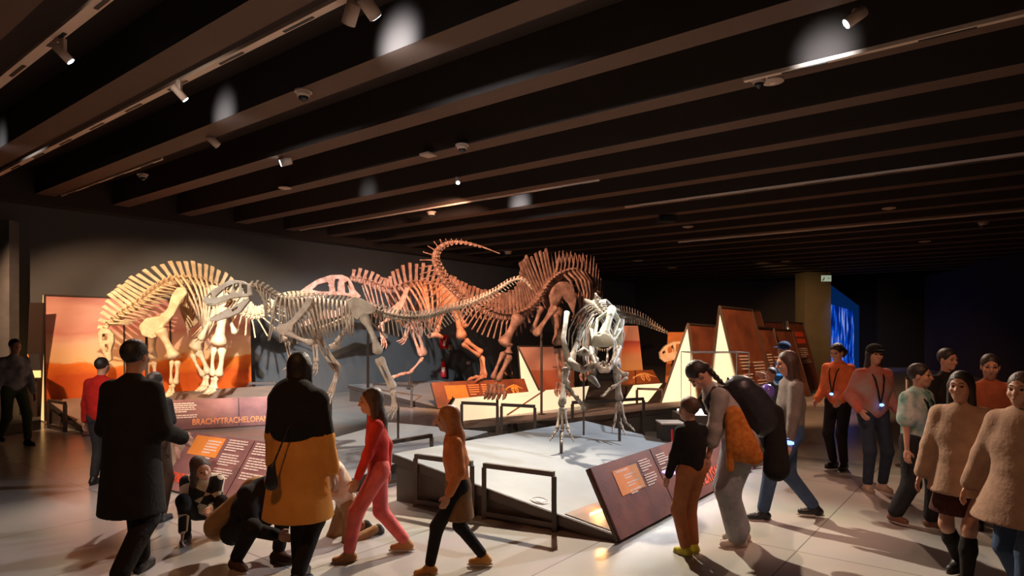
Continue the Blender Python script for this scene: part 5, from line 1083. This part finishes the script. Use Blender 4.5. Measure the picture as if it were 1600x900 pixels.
# black cropped jacket over shoulders
D2 = D
tp = [cone(D['S'](.33, -.03), D['S'](.46, -.05), .155 * D['k'] + .055, .12 * D['k'] + .07, D['fd'], 1.2), cone(D['sh'][0], D['sh'][1], .055 * D['k'] + .022, .055 * D['k'] + .022)]
for i_ in (0, 1): tp.append(cone(D['sh'][i_], D['el'][i_], .052 * D['k'] + .032, .045 * D['k'] + .03))
np_obj('dark_shawl', [sdf(tp, .016)], C_black, D['r'])
q = P(424, 738, 4.3); tag(np_obj('handbag', [sdf([cone(q + ZZ * .02, q - ZZ * .08, .03, .045, Vector((0, 1, 0)), 1.5), cone(q + ZZ * .02, q + ZZ * .30 + Vector((.1, .05, 0)), .008, .008)], .009)], M_black), 'small black handbag hanging on the camel coat', 'handbag')

# squatting girl
m = bpy.data.materials.new('checkered_knit'); m.use_nodes = True; nt = m.node_tree; b = nt.nodes['Principled BSDF']; ck = nt.nodes.new('ShaderNodeTexChecker'); ck.inputs['Scale'].default_value = 8.5; ck.inputs['Color1'].default_value = (.62, .50, .36, 1); ck.inputs['Color2'].default_value = (.015, .013, .012, 1)
tc = nt.nodes.new('ShaderNodeTexCoord'); mp = nt.nodes.new('ShaderNodeMapping'); mp.inputs['Rotation'].default_value = (.5, .4, .7); nt.links.new(tc.outputs['Object'], mp.inputs['Vector']); nt.links.new(mp.outputs['Vector'], ck.inputs['Vector']); nt.links.new(ck.outputs['Color'], b.inputs['Base Color']); b.inputs['Roughness'].default_value = .9
person('squatting long haired girl in a black and cream checkered knit, hand on floor', 318, 5.65, 1.36, 20, m, C_black, mat('dark_shoe', (.04, .03, .03), .5), ('long', HAIRB), lean=.55, hip=.26, hb=-.12, feet=((.16, .05, 0), (-.16, .12, 0)), hands=((.10, .36, .40), (-.18, .30, .06)), head=(-20, 30), hs=1.12, kneepole=(.6, 1), loose=.012)
# crouching figure in black
D = person('person in black with tan shawl crouching on the floor beside the checkered girl', 395, 4.98, 1.60, 60, C_black, C_black, cloth('dark_boot', (.10, .05, .03)), ('short', HAIRK), lean=.62, hip=.26, hb=-.15, feet=((.15, .14, 0), (-.15, -.02, 0)), hands=((.14, .46, .38), (-.10, .42, .34)), head=(10, 0), hs=1.05, kneepole=(.7, 1), loose=.02)
tp = [cone(D['S'](.06, -.10, 0), D['S'](.40, -.10, 0), .14, .11, D['fd'], 1.5), cone(D['S'](-.02, -.16, -.05), D['S'](.2, -.12, -.05), .17, .12, D['fd'], 1.5)]
np_obj('tan_wrap', [sdf(tp, .016)], cloth('tan_wrap', (.36, .19, .08)), D['r'])
# kneeling child in white jumper
D = person('child in a cream sweater and tan trousers kneeling on the floor, dark hair', 533, 5.6, 1.28, -55, cloth('cream_sweater', (.66, .52, .42)), cloth('tan_trousers', (.36, .20, .10)), cloth('dark_trainer', (.06, .05, .05)), ('short', HAIRK), lean=.35, hip=.40, hb=-.08, feet=((.12, -.42, .0), (-.12, -.36, .0)), hands=((.12, .32, .62), (-.10, .34, .62)), head=(15, 0), hs=1.15, kneepole=(1, -.25), loose=.012)
# walking girl in red
D = person('child with long brown hair in a red top and pink leggings striding left', 592, 5.15, 1.38, -75, cloth('red_top', (.55, .04, .03)), cloth('pink_leggings', (.72, .14, .13)), cloth('tan_shoe', (.48, .22, .09)), ('longest', HAIRB), feet=((.07, .30, 0), (-.07, -.28, .02)), hands=((.22, .22, .85), (-.22, -.1, .85)), hs=1.12, legloose=.004, lean=.06)
D = person('small child with long orange blond hair, brown skirt and black leggings striding left', 716, 4.85, 1.27, -80, cloth('rust_jumper', (.60, .22, .08), (.5, .15, .05)), C_black, cloth('orange_shoe', (.55, .25, .08)), ('longest', mat('orange_hair', (.50, .17, .05), .5, noise=.3, nscale=50)), feet=((.07, .30, 0), (-.07, -.28, .02)), hands=((.24, .12, .85), (-.24, -.05, .85)), hs=1.14, skirt=(cloth('brown_skirt', (.22, .11, .05)), .55, .21), lean=.1, loose=.01)

# boy in front of the panel
D = person('short haired boy in black sweater and tan trousers, facing the front panel', 1080, 5.2, 1.26, -150, C_black, cloth('rust_trousers', (.42, .15, .06)), cloth('yellow_shoe', (.6, .5, .06)), ('short', mat('short_brown_hair', (.09, .04, .02), .6)), feet=((.08, 0, 0), (-.08, .04, 0)), hands=((.22, .14, .86), (-.20, .1, .84)), hs=1.16, loose=.008, legloose=.006, head=(0, 10))
q = D['hand'][1]; tag(MB().tube([q + Vector((-.05, 0, 0)), q + Vector((-.13, -.02, .0)), q + Vector((-.22, -.02, .015)), q + Vector((-.30, -.02, .02))], [.010, .012, .012, .008], 8).build('glow_stick', mat('violet_glow', (.2, .1, .9), .3, emit=(.22, .16, 1), estr=2.5), smooth=True), 'thin violet glow stick held by the boy in black', 'glow stick')
# leaning woman
C_heather = cloth('heather_sweater', (.36, .30, .27)); C_wash = cloth('washed_jeans', (.36, .36, .37), (.24, .24, .26), 9)
D = person('woman with dark braid, grey sweater and washed jeans bending over the panel', 1152, 5.45, 1.68, -92, C_heather, C_wash, cloth('white_trainer', (.55, .46, .40)), ('braid', HAIRK), lean=.50, hip=.91, hb=-.03, feet=((.08, .02, 0), (-.08, -.06, 0)), hands=((.16, .30, .80), (-.12, .26, .84)), head=(28, 0), sleeve='push', legloose=.035, loose=.02)
# raised camera hand of someone beyond is left out; backpack on her back
S_ = D['S']; r = thing('backpack', S_(.05, -.25), 'bulky black backpack worn by the woman bending over the panel', 'backpack')
np_obj('pack_body', [sdf([cone(S_(.40, -.22), S_(.08, -.26), .13, .15, D['L'], 1.0, .05), cone(S_(.30, -.30), S_(.12, -.33), .09, .10, k=.05), cone(S_(.47, -.19), S_(.40, -.22), .07, .1)], .013)], mat('black_nylon', (.02, .018, .022), .45, bump=.8, bscale=14), r)
for sg in (1, -1):
    MB().tube([S_(.50, -.12, .09 * sg), S_(.545, .0, .10 * sg), S_(.48, .12, .11 * sg), S_(.34, .13, .12 * sg), S_(.22, .02, .16 * sg)], [.016, .02, .02, .016, .012], 8, D['L'], 1.4).build('shoulder_strap', M_black, r, True)
MB().tube([S_(.50, -.14), S_(.55, -.17), S_(.50, -.2)], .012, 6).build('grab_loop', M_black, r, True)
MB().tube([S_(.38, -.37), S_(.18, -.42), S_(.10, -.41)], .006, 5).build('zip', mat('zip_metal', (.3, .3, .3), .3, .8), r)
# orange jacket slung over the forearm
Yv = Vector((0, 1, 0)); jp = lambda x, y, d=5.22: P(x, y, d)
tag(np_obj('orange_jacket', [sdf([cone(jp(1146, 646), jp(1160, 700), .065, .115, Yv, 1.7, .04), cone(jp(1160, 690), jp(1176, 712), .11, .075, Yv, 1.7, .04), cone(jp(1140, 655), jp(1141, 732), .035, .03, Yv, 1.2, .02), cone(jp(1152, 650), jp(1182, 715), .05, .05, Yv, 1.4, .03)], .011)], cloth('orange_fleece', (.58, .20, .035), (.42, .11, .02), 30)), 'orange fleece jacket hanging over the arm of the bending woman', 'jacket')
# dark coat hanging behind her
c_ = D['loc'](.06, -.30, 0); tag(np_obj('black_coat', [sdf([cone(c_ + ZZ * 1.12, c_ + ZZ * .66 - D['f'] * .02, .08, .11, D['L'], 1.3, .03)], .014)], C_black), 'black coat hanging behind the bending woman below her backpack', 'coat')
# walking woman in blue jeans
D = person('long haired person in a grey brown top and blue jeans striding left', 1236, 6.2, 1.66, -95, cloth('taupe_top', (.20, .16, .14)), C_jean, mat('black_boot', (.012, .011, .012), .4), ('longest', HAIRB), feet=((.07, .30, .0), (-.07, -.26, .02)), hands=((.24, .1, .82), (-.24, -.05, .82)), head=(10, 0), loose=.015, legloose=.006)
mb = MB(); q = D['hand'][0]; tag(MB().tube([q + ZZ * .03, q - ZZ * .03], [.04, .042], 12).build('blue_badge', mat('blue_badge', (.1, .2, .8), .3, emit=(.1, .25, 1), estr=3)), 'small glowing blue badge at the hand of the striding person in jeans', 'badge')
person('man in a blue cap and bright blue jacket reading the wedges', 1228, 9.4, 1.66, -80, cloth('blue_jacket', (.03, .16, .42)), C_char, M_black, ('cap', HAIRK, cloth('navy_cap', (.02, .04, .10))), hands=((.2, .45, 1.25), (-.22, .1, .9)), head=(5, 0), loose=.02)
person('small child in a dark jacket before the man in the blue cap', 1206, 9.0, 1.30, -60, cloth('slate_jacket', (.06, .07, .08)), C_char, M_black, ('short', HAIRB), hs=1.12, fine=False)
q = P(1199, 612, 6.9); r = thing('balloon', q, 'round purple balloon behind the black backpack', 'balloon'); np_obj('balloon_skin', [sdf([ell(q, ((1, 0, 0), (0, 1, 0), (0, 0, 1)), (.075, .075, .085))], .012)], mat('purple_latex', (.16, .10, .42), .15), r); MB().tube([q - ZZ * .08, q - ZZ * .3 + Vector((.05, 0, 0)), q - ZZ * .6], .003, 4).build('string', M_text, r)
D = person('woman with tied dark hair in an orange sweater and black jeans', 1310, 8.5, 1.66, -55, cloth('orange_sweater', (.70, .15, .045)), C_black, M_black, ('tail', HAIRK), feet=((.09, .02, 0), (-.08, -.02, 0)), hands=((.16, .22, .98), (-.20, .20, .95)), head=(18, 0), loose=.025); lanyard(D, C_black, None, 'dark lanyard with a blue badge on the orange sweater')
D = person('woman in a dark cap and grey sweater with red patches, hands at her waist', 1364, 7.3, 1.66, 0, cloth('mottled_sweater', (.32, .25, .24), (.45, .09, .05), 5), C_djean, cloth('beige_trainer', (.45, .33, .27)), ('long', HAIRK, cloth('black_cap', (.015, .014, .015)), 1), feet=((.10, .02, 0), (-.10, .06, 0)), hands=((.22, .12, .98), (-.22, .12, .98)), elbow=-.4, loose=.025); lanyard(D, C_black, None, 'dark lanyard with a blue badge on the grey and red sweater')
D = person('boy in a white and green tie dye shirt looking to the right', 1432, 5.95, 1.50, 28, cloth('tie_dye', (.62, .62, .56), (.08, .26, .22), 9), C_char, mat('brown_shoe', (.18, .07, .04), .5), ('short', HAIRK), hs=1.08, sleeve='short', feet=((.10, .10, 0), (-.10, -.18, .02)), hands=((.26, .04, .76), (-.28, .06, .76)), loose=.03, legloose=.02, head=(0, 15)); lanyard(D, C_black, None, 'dark lanyard on the tie dye shirt')
person('dark haired man in black behind the tie dye boy', 1476, 6.9, 1.62, 15, C_black, C_black, M_black, ('short', HAIRK), hs=1.05, head=(5, 0))
person('person with glasses and a dark bun in a rust top, rear right', 1546, 5.9, 1.60, -20, cloth('rust_top', (.42, .11, .05)), C_djean, M_black, ('bun', HAIRK), loose=.02, head=(10, -10))
D = person('long haired girl in a cream jacket, dark skirt and black knee socks walking left', 1503, 4.6, 1.52, -50, cloth('cream_jacket', (.46, .28, .19)), None, M_black, ('longest', HAIRK), feet=((.08, .18, 0), (-.08, -.2, .04)), hands=((.28, .05, .78), (-.30, .08, .78)), skirt=(cloth('maroon_skirt', (.06, .018, .015)), .58, .24), socks=C_black, coat=(.75, .25), loose=.03, hs=1.05)
D = person('person in a wide beige coat and blue jeans at the right edge', 1600, 4.1, 1.56, -60, cloth('beige_coat', (.42, .25, .17)), C_jean, M_black, ('short', HAIRB), feet=((.09, .25, 0), (-.09, -.22, .03)), hands=((.34, .1, .85), (-.34, .05, .85)), coat=(.66, .33), loose=.04, hs=1.05)
# far figures
person('attendant in a dark suit seated by the pink wedge', 790, 19.6, 1.70, 15, C_black, C_black, M_black, ('long', HAIRK), hip=.48, hb=-.05, feet=((.10, .40, 0), (-.10, .42, 0)), hands=((.12, .34, .62), (-.12, .34, .62)), fine=False)
q = P(787, 600, 19.75); r = thing('stool', Vector((q.x, q.y, 0)), 'grey stool under the seated attendant', 'stool'); MB().box(Vector((q.x + .05, q.y + .05, .37)), .45, .42, .05).build('seat', M_metal, r)
for sx in (-.18, .18):
    for sy in (-.16, .16): MB().bar(Vector((q.x + .05 + sx, q.y + .05 + sy, 0)), Vector((q.x + .05 + sx, q.y + .05 + sy, .345)), .03, .03).build('leg', M_metal, r)
person('person in black standing far behind the front theropod legs', 908, 16.6, 1.70, 180, C_black, C_black, M_black, ('short', HAIRK), fine=False)
# barrier posts at the right
for x, yb, yt, l in ((1417, 650, 590, 'pale barrier post behind the tie dye boy'), (1586, 700, 600, 'pale barrier post at the right edge of the picture')):
    dd = 8.6 if x < 1500 else 7.2; q = P(x, 520, dd); q.z = 0; r = thing('barrier_post', q, l, 'barrier post', 'pale posts at the right'); z1 = P(x, yt, dd).z
    MB().tube([q, q + ZZ * z1], .014, 10).build('post', mat('pale_post', (.6, .42, .3), .4), r, True); MB().tube([q + ZZ * .001, q + ZZ * .015], .14, 20).build('base', M_metal, r)
    MB().tube([q + ZZ * (z1 - .02), q + ZZ * (z1 + .01)], .022, 10).build('cap', M_metal, r)
